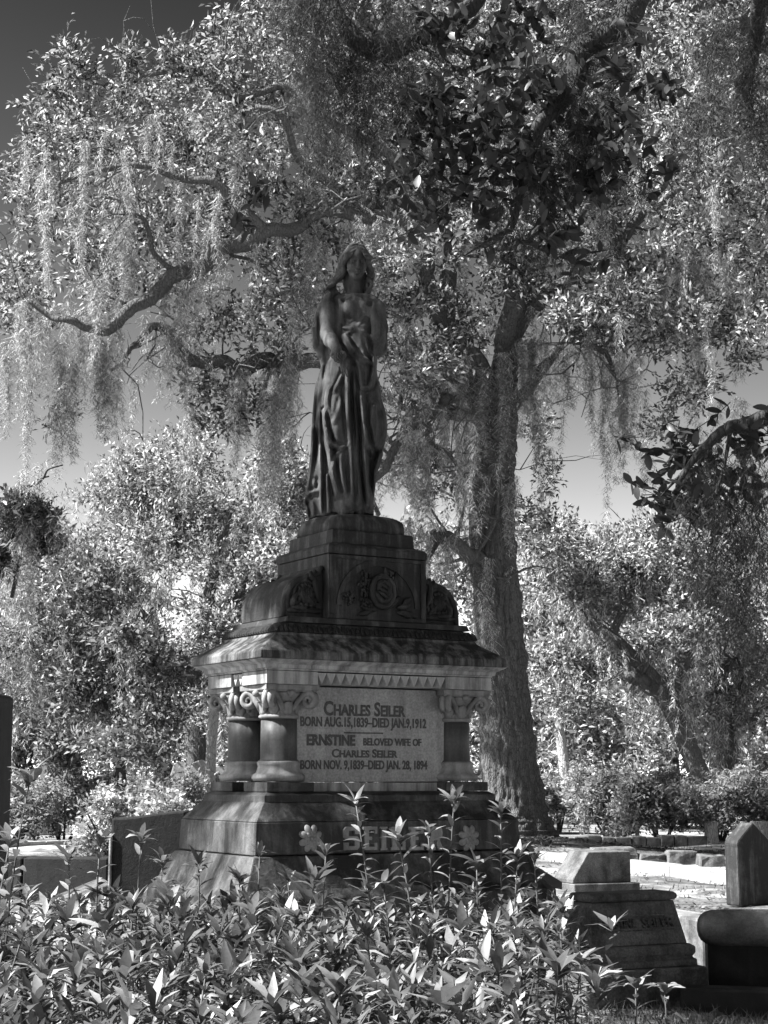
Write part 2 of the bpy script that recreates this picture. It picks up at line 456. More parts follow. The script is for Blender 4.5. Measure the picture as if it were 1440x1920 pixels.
# flowers carved on the die: a full rose, clusters of small blossoms, leaves, buds
bq = empty('carved_bouquet', (0, -UY-.004, 0), 0, mon)
rc = Vector((.01, 0, (z_f0+z_f1)/2 - .035))
m = MB()
m.ball(tuple(rc), (.085, .045, .105), 16, 10)
for k in range(11):                                                 # overlapping petals
    a0 = [200, 330, 270, 160, 20, 235, 300, 90, 130, 60, 0][k]; rr = [.085,.085,.088,.08,.08,.058,.058,.075,.045,.045,.035][k]
    P = []
    for t in np.linspace(-1, 1, 9):
        a = math.radians(a0 + 58*t)
        P.append(rc + Vector((rr*math.cos(a)*.92, -.022 - .034*(1-rr/.09) - .012*math.cos(t*1.4), rr*math.sin(a)*1.15)))
    m.tube(P, [.004 + .016*math.sqrt(max(0, 1-t*t)) for t in np.linspace(-1, 1, 9)], 8)
for dz, w in ((.028,.05), (-.002,.06), (-.03,.05)):
    m.tube([rc + Vector((-w*.9, -.05, dz+.022)), rc + Vector((-w*.2, -.064, dz)), rc + Vector((w*.75, -.05, dz-.03))], [.006,.013,.006], 8)
m.build('carved_rose', M['crust'], bq, True)
rr_ = random.Random(3)
for cx, cz, w, h, n in ((-.105, rc.z+.07, .035, .055, 26), (-.12, rc.z-.0, .035, .07, 30), (-.225, rc.z-.055, .045, .045, 26), (-.085, rc.z-.09, .05, .03, 16), (.08, rc.z+.10, .02, .03, 7)):
    m = MB()
    for k in range(n):
        a = rr_.uniform(0, 6.283); q = math.sqrt(rr_.random())
        m.ball((cx + w*q*math.cos(a), -.012-.02*(1-q*q), cz + h*q*math.sin(a)), (rr_.uniform(.007,.010), .011, rr_.uniform(.009,.014)), 7, 5)
    m.build('carved_blossom_cluster', M['crust'], bq, True)
def relief_leaf(c, ang, L, w):
    R = []
    for t in np.linspace(0, 1, 8):
        ww = w*math.sin(math.pi*min(.98, t*.93+.05))**.8; x = L*t
        R.append([(x, -.002, -ww), (x, -.018-.012*math.sin(math.pi*t), -ww*.5), (x, -.011-.012*math.sin(math.pi*t), 0), (x, -.018-.012*math.sin(math.pi*t), ww*.5), (x, -.002, ww), (x, .006, 0)])
    mm = Matrix.Translation(c) @ Matrix.Rotation(-math.radians(ang), 4, 'Y')
    return [[tuple(mm @ Vector(p)) for p in r] for r in R]
for cx, cz, ang, L, w in ((.10,.0,80,.13,.02), (.085,-.06,60,.10,.022), (.12,-.02,95,.10,.014), (.05,-.11,40,.13,.024), (.13,-.10,10,.10,.022), (.15,-.12,-20,.10,.024), (.17,-.075,35,.08,.02), (.13,-.13,-5,.13,.02), (-.02,-.125,170,.12,.02), (-.05,-.13,195,.10,.02), (.055,.085,100,.07,.016), (.22,-.12,-35,.07,.02)):
    MB().rings(relief_leaf(Vector((cx, 0, rc.z+cz)), ang, L, w)).build('carved_leaf', M['crust'], bq, True)
# statue base: rough block with rounded shoulders
z_s0 = z_q0 + .006 + EPS; z_st = zat(961, 10.08)
sb = MB(); R = []
SBX, SBY = .285, .275
for z, k in ((z_s0, 1.0), (z_s0+(z_st-z_s0)*.45, .99), (z_s0+(z_st-z_s0)*.75, .94), (z_s0+(z_st-z_s0)*.93, .84), (z_st, .70)):
    ring = []
    for j in range(40):
        a = 2*math.pi*j/40; c, s_ = math.cos(a), math.sin(a)
        q = (abs(c)**7 + abs(s_)**7)**(-1/7)
        n_ = 1 + .012*math.sin(5*a+z*40) + .01*math.sin(11*a+1.3)
        ring.append((SBX*k*q*c*n_, SBY*k*q*s_*n_, z + .006*math.sin(3*a)))
    R.append(ring)
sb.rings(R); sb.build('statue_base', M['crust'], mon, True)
# tablet with its inscription
yt = -CD + .135
tab = MB(); tab.box(-CW+.20, CW-.20, yt, yt+.06, z3+EPS, z_a0-.004); tab.build('tablet', M['tablet'], mon, bevel=.002)
tablet = [o for o in mon.children if o.name.startswith('tablet')][0]
def text(body, x0, x1, zb, h, mat, parent, y, name='inscription', caps=None, bold=.012, ext=.0025, rot=math.pi/2):
    """a line of lettering fitted between x0 and x1, capitals of height h standing on zb"""
    cu = bpy.data.curves.new(name, 'FONT'); cu.body = body
    cu.extrude = ext; cu.offset = bold; cu.resolution_u = 3
    if caps:
        cu.small_caps_scale = caps
        for i in range(len(body)): cu.body_format[i].use_small_caps = True
    o = link(bpy.data.objects.new(name, cu), parent); o.data.materials.append(mat)
    bpy.context.view_layer.update()
    me = bpy.data.meshes.new_from_object(o.evaluated_get(bpy.context.evaluated_depsgraph_get()))
    bpy.data.objects.remove(o); bpy.data.curves.remove(cu)
    me.materials.clear(); me.materials.append(mat)
    o = link(bpy.data.objects.new(name, me), parent)
    bb = [v.co for v in me.vertices]
    w0 = min(b.x for b in bb); w1 = max(b.x for b in bb)
    cap_h = 0.69
    sx = (x1-x0)/(w1-w0); sz = h/cap_h
    o.scale = (sx, sz, 1.0); o.rotation_euler = (rot, 0, 0)
    o.location = (x0 - w0*sx, y, zb)
    return o
def mon_local(px, py, ly):
    """point on the monument's plane y = ly seen at px, py, in its own axes"""
    a = at(px, py, 10.0) - Vector((0, 0, EYE)); d = a.copy(); o_ = Vector((0,0,EYE))
    n = Vector((-_sy, _cy, 0)); p0 = MON + n*ly
    t = (p0 - o_).dot(n)/d.dot(n); p = o_ + d*t - MON
    return Vector((p.x*_cy + p.y*_sy, ly, p.z))
for body, xa, xb, yb_, ytop, caps in (('Charles Seiler', 607, 760, 1341, 1317, .78), ('BORN AUG.15,1839–DIED JAN.9,1912', 563, 799, 1362, 1346, None),
        ('ERNSTINE', 575, 666, 1396, 1378, None), ('BELOVED WIFE OF', 681, 790, 1397, 1385, None), ('Charles Seiler', 622, 745, 1419, 1405, .85), ('BORN NOV. 9,1839–DIED JAN. 28, 1894', 563, 801, 1441, 1426, None)):
    a = mon_local(xa, yb_, yt); b_ = mon_local(xb, yb_, yt); c_ = mon_local((xa+xb)/2, ytop, yt); d_ = mon_local((xa+xb)/2, yb_+1, yt)
    text(body, a.x, b_.x, d_.z, c_.z-d_.z, M['letter'], tablet, yt - .001, caps=caps, bold=.028 if body != 'ERNSTINE' else .042)
a = mon_local(645, 1374, yt); b_ = mon_local(718, 1374, yt)
MB().box(a.x, b_.x, yt-.0035, yt+.002, a.z-.004, a.z+.005).build('inscription_rule', M['letter'], tablet)
# raised name on the lower die and a rosette at each end
ydie = -CD - .122
def slab_letter(ch, w, h, t):
    """block letter with slab feet, polygons in x,z"""
    s = t*.55; e = t*.35
    if ch == 'E': return [[(0,0),(w,0),(w,h*.30),(w-s,h*.30),(w-s,s*1.2),(e+t,s*1.2),(e+t,h*.43),(w*.62,h*.43),(w*.62,h*.57),(e+t,h*.57),(e+t,h-s*1.2),(w-s,h-s*1.2),(w-s,h*.70),(w,h*.70),(w,h),(0,h),(0,h-s),(e,h-s),(e,s),(0,s)]]
    if ch == 'L': return [[(0,0),(w,0),(w,h*.36),(w-s,h*.36),(w-s,s*1.2),(e+t,s*1.2),(e+t,h-s),(2*e+t,h-s),(2*e+t,h),(0,h),(0,h-s),(e,h-s),(e,s),(0,s)]]
    if ch == 'I': return [[(0,0),(w,0),(w,s),(w-e,s),(w-e,h-s),(w,h-s),(w,h),(0,h),(0,h-s),(e,h-s),(e,s),(0,s)]]
    if ch == 'R': return [[(0,0),(2*e+t,0),(2*e+t,s),(e+t,s),(e+t,h*.42),(w*.52,h*.42),(w*.70,0),(w,0),(w,s),(w*.92,s),(w*.76,h*.46),(w*.92,h*.56),(w*.95,h*.72),(w*.92,h*.9),(w*.78,h),(0,h),(0,h-s),(e,h-s),(e,s),(0,s)]]
    if ch == 'S':
        return [[(0,0),(w*.85,0),(w,h*.12),(w,h*.45),(w*.85,h*.58),(t,h*.60),(t,h*.83),(w-t,h*.83),(w-t,h*.68),(w,h*.68),(w,h*.9),(w*.85,h),(w*.15,h),(0,h*.88),(0,h*.55),(w*.15,h*.44),(w-t,h*.42),(w-t,h*.17),(t,h*.17),(t,h*.32),(0,h*.32)]]
xs = [(643,672,'S'),(679,705,'E'),(712,724,'I'),(731,758,'L'),(766,792,'E'),(799,829,'R')]
for xa, xb, ch in xs:
    a = mon_local(xa, 1594, ydie); b_ = mon_local(xb, 1594, ydie); top = mon_local((xa+xb)/2, 1550, ydie)
    w = b_.x - a.x; h = top.z - a.z
    m = MB()
    for poly in slab_letter(ch, w, h, w*.30 if ch != 'I' else w*.5): m.prism([(a.x+x, a.z+z) for x, z in poly], ydie-.016, ydie+.012)
    m.build('name_letter', M['nameletter'], mon)
for px in (582, 879):
    c = mon_local(px, 1572, ydie)
    r = MB()
    for k in range(8):
        a = math.radians(22.5 + 45*k); q1 = MB().ball((0,0,0), (.030, .012, .021), 10, 6); q1.xf(Matrix.Translation((c.x + .052*math.cos(a), ydie-.006, c.z + .056*math.sin(a))) @ Matrix.Rotation(-a, 4, 'Y') @ Matrix.Rotation(.35, 4, 'Z')); r.add(q1.v, q1.f)
        a += .39; q1 = MB().ball((0,0,0), (.019, .010, .013), 9, 6); q1.xf(Matrix.Translation((c.x + .026*math.cos(a), ydie-.014, c.z + .028*math.sin(a))) @ Matrix.Rotation(-a, 4, 'Y')); r.add(q1.v, q1.f)
    r.ball((c.x, ydie-.016, c.z), (.013, .012, .013)); r.build('rosette', M['nameletter'], mon, True)
# ================================================================== the statue, sculpted as a distance field
class Field:
    def __init__(s, lo, hi, h):
        s.h = h
        s.ax = [np.arange(lo[i], hi[i] + h, h, dtype=np.float32) for i in range(3)]
        s.d = np.full([len(a) for a in s.ax], 0.2, dtype=np.float32)
    def _sl(s, lo, hi, pad):
        return tuple(slice(max(0, int(np.searchsorted(s.ax[i], lo[i]-pad))), max(1, int(np.searchsorted(s.ax[i], hi[i]+pad)))) for i in range(3))
    def put(s, fn, lo, hi, k=0.01, cut=False):
        sl = s._sl(lo, hi, k + 0.02)
        X = s.ax[0][sl[0]][:, None, None]; Y = s.ax[1][sl[1]][None, :, None]; Z = s.ax[2][sl[2]][None, None, :]
        a = s.d[sl]
        if a.size == 0: return
        b = fn(X, Y, Z)
        if cut:
            b = -b; hh = np.maximum(k - np.abs(a-b), 0)/k; s.d[sl] = np.maximum(a, b) + hh*hh*k*.25
        else:
            hh = np.maximum(k - np.abs(a-b), 0)/k; s.d[sl] = np.minimum(a, b) - hh*hh*k*.25
    def cap(s, a, b, ra, rb=None, k=0.01, cut=False):
        rb = ra if rb is None else rb
        a = np.array(a, dtype=np.float32); b = np.array(b, dtype=np.float32); ba = b - a; L = float(ba@ba) + 1e-9; m = max(ra, rb)
        def fn(X, Y, Z):
            t = np.clip(((X-a[0])*ba[0] + (Y-a[1])*ba[1] + (Z-a[2])*ba[2])/L, 0, 1)
            return np.sqrt((X-a[0]-ba[0]*t)**2 + (Y-a[1]-ba[1]*t)**2 + (Z-a[2]-ba[2]*t)**2) - (ra + (rb-ra)*t)
        s.put(fn, np.minimum(a, b)-m, np.maximum(a, b)+m, k, cut)
    def chain(s, P, R, k=0.01, cut=False):
        if not hasattr(R, '__len__'): R = [R]*len(P)
        for i in range(len(P)-1): s.cap(P[i], P[i+1], R[i], R[i+1], k, cut)
    def ell(s, c, r, k=0.01, cut=False, rot=None):
        c = np.array(c, dtype=np.float32); r = np.array(r, dtype=np.float32)
        Rm = np.array(rot.to_matrix(), dtype=np.float32) if rot is not None else None
        m = float(r.max()) if rot is not None else r
        def fn(X, Y, Z):
            x, y, z = X-c[0], Y-c[1], Z-c[2]
            if Rm is not None: x, y, z = (Rm[0,0]*x+Rm[1,0]*y+Rm[2,0]*z), (Rm[0,1]*x+Rm[1,1]*y+Rm[2,1]*z), (Rm[0,2]*x+Rm[1,2]*y+Rm[2,2]*z)
            k0 = np.sqrt((x/r[0])**2 + (y/r[1])**2 + (z/r[2])**2); k1 = np.sqrt((x/r[0]**2)**2 + (y/r[1]**2)**2 + (z/r[2]**2)**2) + 1e-6
            return k0*(k0-1)/k1
        s.put(fn, c-m, c+m, k, cut)
    def mesh(s):
        """surface nets"""
        d = s.d; ins = d < 0
        c = ins[:-1,:-1,:-1].astype(np.int8)
        for i, j, k in ((1,0,0),(0,1,0),(0,0,1),(1,1,0),(1,0,1),(0,1,1),(1,1,1)):
            c = c + ins[i:d.shape[0]-1+i, j:d.shape[1]-1+j, k:d.shape[2]-1+k]
        I, J, K = np.nonzero((c > 0) & (c < 8))
        idx = np.full(c.shape, -1, dtype=np.int32); idx[I,J,K] = np.arange(len(I))
        P = np.zeros((len(I), 3)); n = np.zeros(len(I))
        cor = [(a,b,e) for a in (0,1) for b in (0,1) for e in (0,1)]
        for p in cor:
            for ax in range(3):
                if p[ax] == 1: continue
                q = list(p); q[ax] = 1
                d0 = d[I+p[0], J+p[1], K+p[2]]; d1 = d[I+q[0], J+q[1], K+q[2]]
                m = (d0 < 0) != (d1 < 0)
                t = np.where(m, d0/np.where(m, d0-d1, 1), 0)
                for a in range(3):
                    P[:,a] += np.where(m, p[a] + (t if a == ax else 0), 0)
                n += m
        P = (P/n[:,None] + np.stack([I,J,K],1))*s.h + np.array([a[0] for a in s.ax])
        Fc = []
        for ax in range(3):
            sh = [slice(0, d.shape[i]-1) if i == ax else slice(1, d.shape[i]-1) for i in range(3)]
            s2 = list(sh); s2[ax] = slice(1, d.shape[ax])
            A = ins[tuple(sh)]; B = ins[tuple(s2)]
            e = np.argwhere(A != B)
            for i in range(3):
                if i != ax: e[:, i] += 1
            u, v = [(1,2),(2,0),(0,1)][ax]
            def cell(du, dv):
                q = e.copy(); q[:,u] -= du; q[:,v] -= dv
                return idx[q[:,0], q[:,1], q[:,2]]
            quad = np.stack([cell(1,1), cell(0,1), cell(0,0), cell(1,0)], 1)
            flip = ~ins[e[:,0], e[:,1], e[:,2]]
            quad[flip] = quad[flip][:, ::-1]
            Fc.append(quad)
        Fc = np.concatenate(Fc); Fc = Fc[(Fc >= 0).all(1)]
        return P, Fc

ST_Y = MON.y
_kz = (zat(456, ST_Y) - z_st)/(1740.0)
_kx = (at(780, 700, ST_Y).x - at(540, 700, ST_Y).x)/823.0
def S(zx, zy, y=0.0): return np.array(((zx-400)*_kx, y, (1830-zy)*_kz), dtype=np.float32)
def sx_(zx): return (zx-400)*_kx
def sz_(zy): return (1830-zy)*_kz
def polydist(AX, AZ, pts):
    """distance and share of length along a line on the x,z plane"""
    best = np.full((len(AX), len(AZ)), 9.0, dtype=np.float32); tt = np.zeros_like(best)
    X = AX[:,None]; Z = AZ[None,:]; n = len(pts)-1
    for i in range(n):
        a = S(*pts[i]); b = S(*pts[i+1]); bx, bz = b[0]-a[0], b[2]-a[2]
        t = np.clip(((X-a[0])*bx + (Z-a[2])*bz)/(bx*bx+bz*bz+1e-9), 0, 1)
        dd = np.sqrt((X-a[0]-bx*t)**2 + (Z-a[2]-bz*t)**2)
        m = dd < best; best[m] = dd[m]; tt[m] = ((i + t)/n)[m]
    return best, tt
def curve(pts, n=6):
    """smooth line through points"""
    P = [np.array(p, dtype=float) for p in pts]; out = []
    for i in range(len(P)-1):
        p0, p1, p2, p3 = P[max(i-1,0)], P[i], P[i+1], P[min(i+2,len(P)-1)]
        for k in range(n):
            t = k/n
            out.append(.5*((2*p1) + (-p0+p2)*t + (2*p0-5*p1+4*p2-p3)*t*t + (-p0+3*p1-3*p2+p3)*t**3))
    out.append(P[-1]); return out
def emboss(fld, folds, lo, hi, y0=0.0, soft=.06, gain=1.0):
    """press ridges and grooves, drawn on the x,z plane, into what is built so far on the side facing -y"""
    sl = fld._sl(lo, hi, 0)
    AX, AZ = fld.ax[0][sl[0]], fld.ax[2][sl[2]]
    D = np.zeros((len(AX), len(AZ)), dtype=np.float32)
    for pts, A, w in folds:
        dd, tt = polydist(AX, AZ, curve(pts) if len(pts) > 2 else pts)
        env = np.minimum(1, 6*np.minimum(tt + .06, 1.06-tt))
        D += A*env*np.exp(-(dd/w)**1.5)
        D -= A*.75*env*np.exp(-((dd-1.75*w)/(.75*w))**2)
    wy = np.clip((y0 - fld.ax[1][sl[1]])/soft, 0, 1)
    fld.d[sl] -= gain*D[:, None, :]*wy[None, :, None]
def loft(fld, rows, folds, k, top, bot, p=2.2, back=0.3, wave=None):
    zy = np.array([r[0] for r in rows], dtype=float)
    AX, AZ = fld.ax[0], fld.ax[2]
    q = 1830 - AZ/_kz
    def col(i):
        v = np.interp(q, zy, [r[i] for r in rows]); ker = np.hanning(25); ker /= ker.sum()
        return np.convolve(np.pad(v, 12, 'edge'), ker, 'valid')
    xl, xr, b, cy = (col(1)-400)*_kx, (col(2)-400)*_kx, col(3), col(4)
    D = np.zeros((len(AX), len(AZ)), dtype=np.float32)
    for pts, A, w in folds:
        dd, tt = polydist(AX, AZ, curve(pts) if len(pts) > 2 else pts)
        env = np.minimum(1, 6*np.minimum(tt + .06, 1.06-tt))
        D += A*env*np.exp(-(dd/w)**2)
        D -= A*.55*env*np.exp(-((dd-1.9*w)/(.9*w))**2)
    if wave is not None: D += wave(AX[:,None], AZ[None,:])
    def fn(X, Y, Z):
        i0 = int(np.searchsorted(AX, X.flat[0])); k0 = int(np.searchsorted(AZ, Z.flat[0]))
        zz = slice(k0, k0+Z.size)
        cx = ((xl+xr)/2)[zz][None,None,:]; a = ((xr-xl)/2)[zz][None,None,:]; bb = b[zz][None,None,:]; c = cy[zz][None,None,:]
        u = np.abs(X-cx)/a; v = np.abs(Y-c)/bb
        d = ((u**p + v**p)**(1/p) - 1)*np.minimum(a, bb)*.95
        front = np.clip((c - Y)/(bb*.35) + .2, back, 1)
        d = d - D[i0:i0+X.size, None, zz]*front
        return np.maximum(d, np.maximum(Z - sz_(top), sz_(bot) - Z)).astype(np.float32)
    fld.put(fn, (float(xl.min())-.03, float((cy-b).min())-.04, sz_(bot)), (float(xr.max())+.03, float((cy+b).max())+.03, sz_(top)), k)

fb = Field((-.36, -.30, -.02), (.30, .24, 1.50), .0070)
# gown
gown = [(640,345,548,.105,0),(720,325,562,.125,0),(800,290,566,.135,0),(900,245,566,.145,0),(1000,222,586,.15,-.005),(1100,212,604,.155,-.01),(1200,204,617,.16,-.012),(1300,200,621,.16,-.012),(1400,196,606,.16,-.012),(1500,196,574,.16,-.01),(1600,200,552,.16,-.01),(1700,205,548,.165,-.01),(1800,215,550,.17,-.01)]
gfolds = [([(358,690),(392,755),(434,835)], .022, .020), ([(548,770),(552,900),(532,1015),(500,1038),(472,1030),(458,950),(446,870)], .014, .012),
 ([(388,860),(384,1000),(390,1200),(412,1420),(424,1700)], .026, .017), ([(418,910),(436,1200),(446,1500),(466,1745)], .022, .013), ([(466,1060),(486,1250),(498,1480),(520,1760)], .026, .017),
 ([(236,1170),(248,1290),(292,1390),(352,1412)], .020, .013), ([(250,1320),(276,1450),(300,1600),(330,1705)], .024, .018), ([(388,1395),(318,1450),(302,1540)], .014, .012),
 ([(502,1290),(520,1400),(548,1445)], .018, .014), ([(606,1420),(562,1545),(544,1720)], .022, .018), ([(365,930),(335,1000),(300,1070)], .012, .011), ([(345,900),(385,960),(395,1060)], .010, .010),
 ([(430,790),(470,850),(545,870)], .010, .016), ([(500,720),(520,800),(555,860)], .010, .012), ([(350,1110),(330,1200),(300,1260)], .008, .014), ([(270,1040),(255,1120),(262,1210)], .010, .013),
 ([(560,1130),(540,1250),(560,1380)], .012, .02), ([(345,1440),(352,1560),(372,1690)], .018, .014), ([(210,1380),(216,1560),(222,1790)], .02, .013), ([(255,1560),(262,1700),(270,1800)], .018, .012)]
loft(fb, gown, [], .012, 640, 1805, wave=lambda x, z: .004*np.sin(95*x + 6*z)*np.clip((.9-z)/.4, 0, 1))
fb.ell(S(312,1230,-.085), (.072,.095,.21), .05)                    # the forward leg under the cloth
fb.ell(S(560,1255,-.03), (.062,.12,.15), .05)
fb.cap(S(330,900,-.05), S(318,1180,-.09), .085, .075, .05)
emboss(fb, gfolds, (-.3,-.3,sz_(1812)), (.28,.1,sz_(690)), -.01, .05, 1.4)
# cloak behind and over the left of the picture
cloak = [(455,235,560,.06,.06),(485,205,590,.085,.06),(525,184,602,.115,.065),(600,168,610,.12,.07),(700,162,606,.125,.075),(770,166,592,.125,.075),(830,196,570,.12,.075),(900,196,560,.125,.07),(1000,180,565,.13,.07),(1250,152,560,.145,.06),(1500,132,545,.155,.055),(1640,116,535,.16,.05),(1720,104,525,.16,.05),(1775,120,520,.16,.05),(1815,148,515,.155,.05)]
cfolds = [([(190,500),(178,620),(186,760)], .018, .013), ([(222,470),(205,600),(212,740)], .014, .010), ([(186,900),(168,1200),(150,1480),(128,1680)], .026, .016), ([(214,880),(204,1100),(200,1330),(192,1560)], .028, .015),
 ([(158,1260),(170,1450),(172,1640)], .018, .013), ([(105,1722),(150,1672),(205,1660),(222,1610)], .020, .014), ([(140,1700),(165,1760),(170,1810)], .016, .012)]
loft(fb, cloak, cfolds, .010, 455, 1815, back=.8, wave=lambda x, z: .006*np.sin(110*x + 4*np.sin(5*z)))
fb.chain([S(352,392,.0), S(312,406,-.05), S(258,440,-.045), S(205,500,.0), S(184,570,.02)], [.014,.020,.024,.024,.02], .015)
fb.chain([S(400,345,.06), S(340,372,.03), S(300,392,-.02)], [.03,.028,.02], .03)
fb.chain([S(165,640,.0), S(176,740,.0), S(206,792,.02), S(222,740,-.01)], [.018,.02,.022,.016], .02)
fb.chain([S(552,458,-.035), S(590,500,-.015), S(604,580,.01)], [.018,.022,.02], .015)
# trunk
fb.ell(S(455,540,.0), (.125,.10,.17), .03)
fb.ell(S(455,640,.0), (.105,.095,.10), .03)
fb.chain([S(262,500,.02), S(330,462,.015), S(425,432,.015), S(510,462,.015), S(570,502,.02)], [.045,.045,.045,.045,.045], .03)
fb.ell(S(398,522,-.075), (.056,.05,.062), .03); fb.ell(S(510,528,-.07), (.055,.05,.062), .03)
emboss(fb, [([(340,452),(400,436),(478,468),(560,462)], .012, .008), ([(345,462),(336,540),(366,632)], .014, .010), ([(476,472),(494,560),(450,640)], .010, .009), ([(560,470),(548,560),(520,640)], .010, .009), ([(470,440),(466,490),(474,530)], .010, .007),
  ([(364,596),(396,612),(430,585)], .010, .008), ([(400,450),(392,480),(400,500)], .008, .006), ([(425,452),(428,480)], .008, .006)],
  (-.08,-.25,sz_(720)), (.2,.05,sz_(425)), 0, .05, .42)
fb.chain([S(358,652,-.085), S(410,664,-.108), S(480,690,-.112), S(548,726,-.09)], [.012,.015,.015,.012], .008)
fb.chain([S(362,640,-.09), S(420,648,-.112), S(470,668,-.112)], .005, .006, True)
fb.chain([S(330,470,-.06), S(350,560,-.055), S(330,640,-.03)], [.012,.014,.012], .015)
# neck
fb.cap(S(426,425,.02), S(430,300,.01), .055, .046, .035)
fb.chain([S(398,330,-.05), S(452,432,-.055)], [.010,.008], .02)
# her right arm, hanging and reaching forward, with flowers
fb.chain([S(268,508,.0), S(258,580,-.015), S(252,680,-.04)], [.062,.056,.047], .02)
fb.chain([S(252,680,-.04), S(276,740,-.11), S(312,808,-.20)], [.048,.046,.031], .02)
fb.chain([S(312,808,-.20), S(316,845,-.235)], [.030,.032], .02)
fb.ell(S(318,846,-.235), (.038,.024,.036), .012)
for fx, fy, L in ((284,862,32), (300,878,40), (318,884,42), (336,878,38)):
    fb.chain([S(304+(fx-300)*.6,850,-.245), S(fx,fy,-.258), S(fx+8,fy+L*.55,-.240)], [.0105,.0095,.008], .004)
fb.chain([S(340,838,-.23), S(360,850,-.25), S(366,872,-.25)], [.011,.010,.008], .005)
# her left arm folded up to the breast
fb.chain([S(566,512,.0), S(586,630,.0), S(586,770,-.04)], [.058,.054,.046], .02)
fb.chain([S(586,770,-.04), S(580,690,-.12), S(556,610,-.155)], [.047,.043,.031], .02)
fb.ell(S(536,574,-.162), (.038,.024,.040), .012, rot=Matrix.Rotation(math.radians(-35), 3, 'Y').to_euler())
for a, b_, c_ in (((520,560),(496,536),(482,522)), ((514,572),(490,556),(476,544)), ((514,586),(492,576),(480,566)), ((518,600),(500,594),(490,588))):
    fb.chain([S(*a,-.168), S(*b_,-.172), S(*c_,-.158)], [.0105,.0095,.008], .003)
fb.chain([S(548,566,-.168), S(552,535,-.175), S(546,512,-.168)], [.012,.010,.008], .005)
# foot
fb.chain([S(360,1745,-.10), S(366,1790,-.15), S(372,1812,-.205)], [.045,.040,.028], .02)
for i, fx in enumerate((340,356,374,392,412)):
    fb.cap(S(fx,1806,-.20), S(fx+2,1816,-.232+(.012*abs(i-3.2))), .013 if i < 4 else .018, .010 if i < 4 else .014, .004)
fb.cap(S(455,1800,-.13), S(466,1812,-.17), .03, .022, .01)
fb.ell(S(380,1842,-.03), (.24,.20,.028), .01)
P, Q = fb.mesh()
statue = empty('robed_woman_statue', (at(540+400/3.43, 963, ST_Y).x, ST_Y, z_st - .004))
tag(statue, 'life-size stone statue of a robed long-haired woman standing on top of the monument', 'statue')
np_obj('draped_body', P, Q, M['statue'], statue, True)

# head and hair, finer
fh = Field((-.20, -.17, sz_(460)), (.20, .16, sz_(70)), .0038)
TURN = Matrix.Rotation(math.radians(10), 3, 'Z') @ Matrix.Rotation(math.radians(14), 3, 'X')
HC = Vector([float(v) for v in S(432, 212, -.01)])
def Hd(x, y, z): return np.array(HC + TURN @ Vector((x, y, z)), dtype=np.float32)      # head axes: x right, -y out of the face
RT = TURN.to_euler()
fh.ell(Hd(0,.004,.030), (.072,.093,.088), .02, rot=RT)
fh.ell(Hd(0,-.030,-.025), (.062,.060,.078), .02, rot=RT)
fh.ell(Hd(0,-.040,-.066), (.045,.046,.055), .025, rot=RT)
fh.ell(Hd(0,-.058,-.098), (.026,.026,.024), .03, rot=RT)            # chin
for s_ in (-1, 1):
    fh.ell(Hd(s_*.034,-.062,-.036), (.026,.024,.030), .022, rot=RT)  # cheeks
    fh.ell(Hd(s_*.029,-.095,.001), (.024,.024,.0155), .007, True, rot=RT)
    fh.ell(Hd(s_*.029,-.073,.000), (.016,.013,.011), .003, rot=RT)   # lids
    fh.cap(Hd(s_*.014,-.085,.016), Hd(s_*.046,-.075,.014), .0045, .003, .010)
    fh.cap(Hd(s_*.016,-.0905,-.003), Hd(s_*.041,-.0855,-.003), .0022, .0022, .002, True)
fh.chain([Hd(0,-.086,.014), Hd(0,-.098,-.014), Hd(0,-.114,-.036)], [.008,.009,.0125], .005)
for s_ in (-1, 1): fh.ell(Hd(s_*.010,-.094,-.040), (.009,.010,.008), .005, rot=RT)
fh.chain([Hd(-.019,-.084,-.063), Hd(-.007,-.0935,-.060), Hd(.007,-.0935,-.060), Hd(.019,-.084,-.063)], [.004,.0065,.0065,.004], .004)
fh.chain([Hd(-.015,-.084,-.073), Hd(0,-.0925,-.0745), Hd(.015,-.084,-.073)], [.004,.0075,.004], .004)
fh.chain([Hd(-.021,-.086,-.0672), Hd(0,-.0985,-.0668), Hd(.021,-.086,-.0672)], .0035, .002, True)
fh.ell(Hd(0,-.090,-.083), (.016,.008,.006), .006, True, rot=RT)
fh.cap(S(427,420,.02), S(430,290,.012), .052, .046, .015)
P, Q = fh.mesh()
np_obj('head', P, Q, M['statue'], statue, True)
fr_ = Field((-.24, -.17, sz_(480)), (.20, .20, sz_(60)), .0042)
rh = random.Random(5)
fr_.ell(Hd(0,.030,.026), (.078,.088,.088), .01, rot=RT)
fr_.ell(S(430,320,.07), (.085,.045,.11), .02)
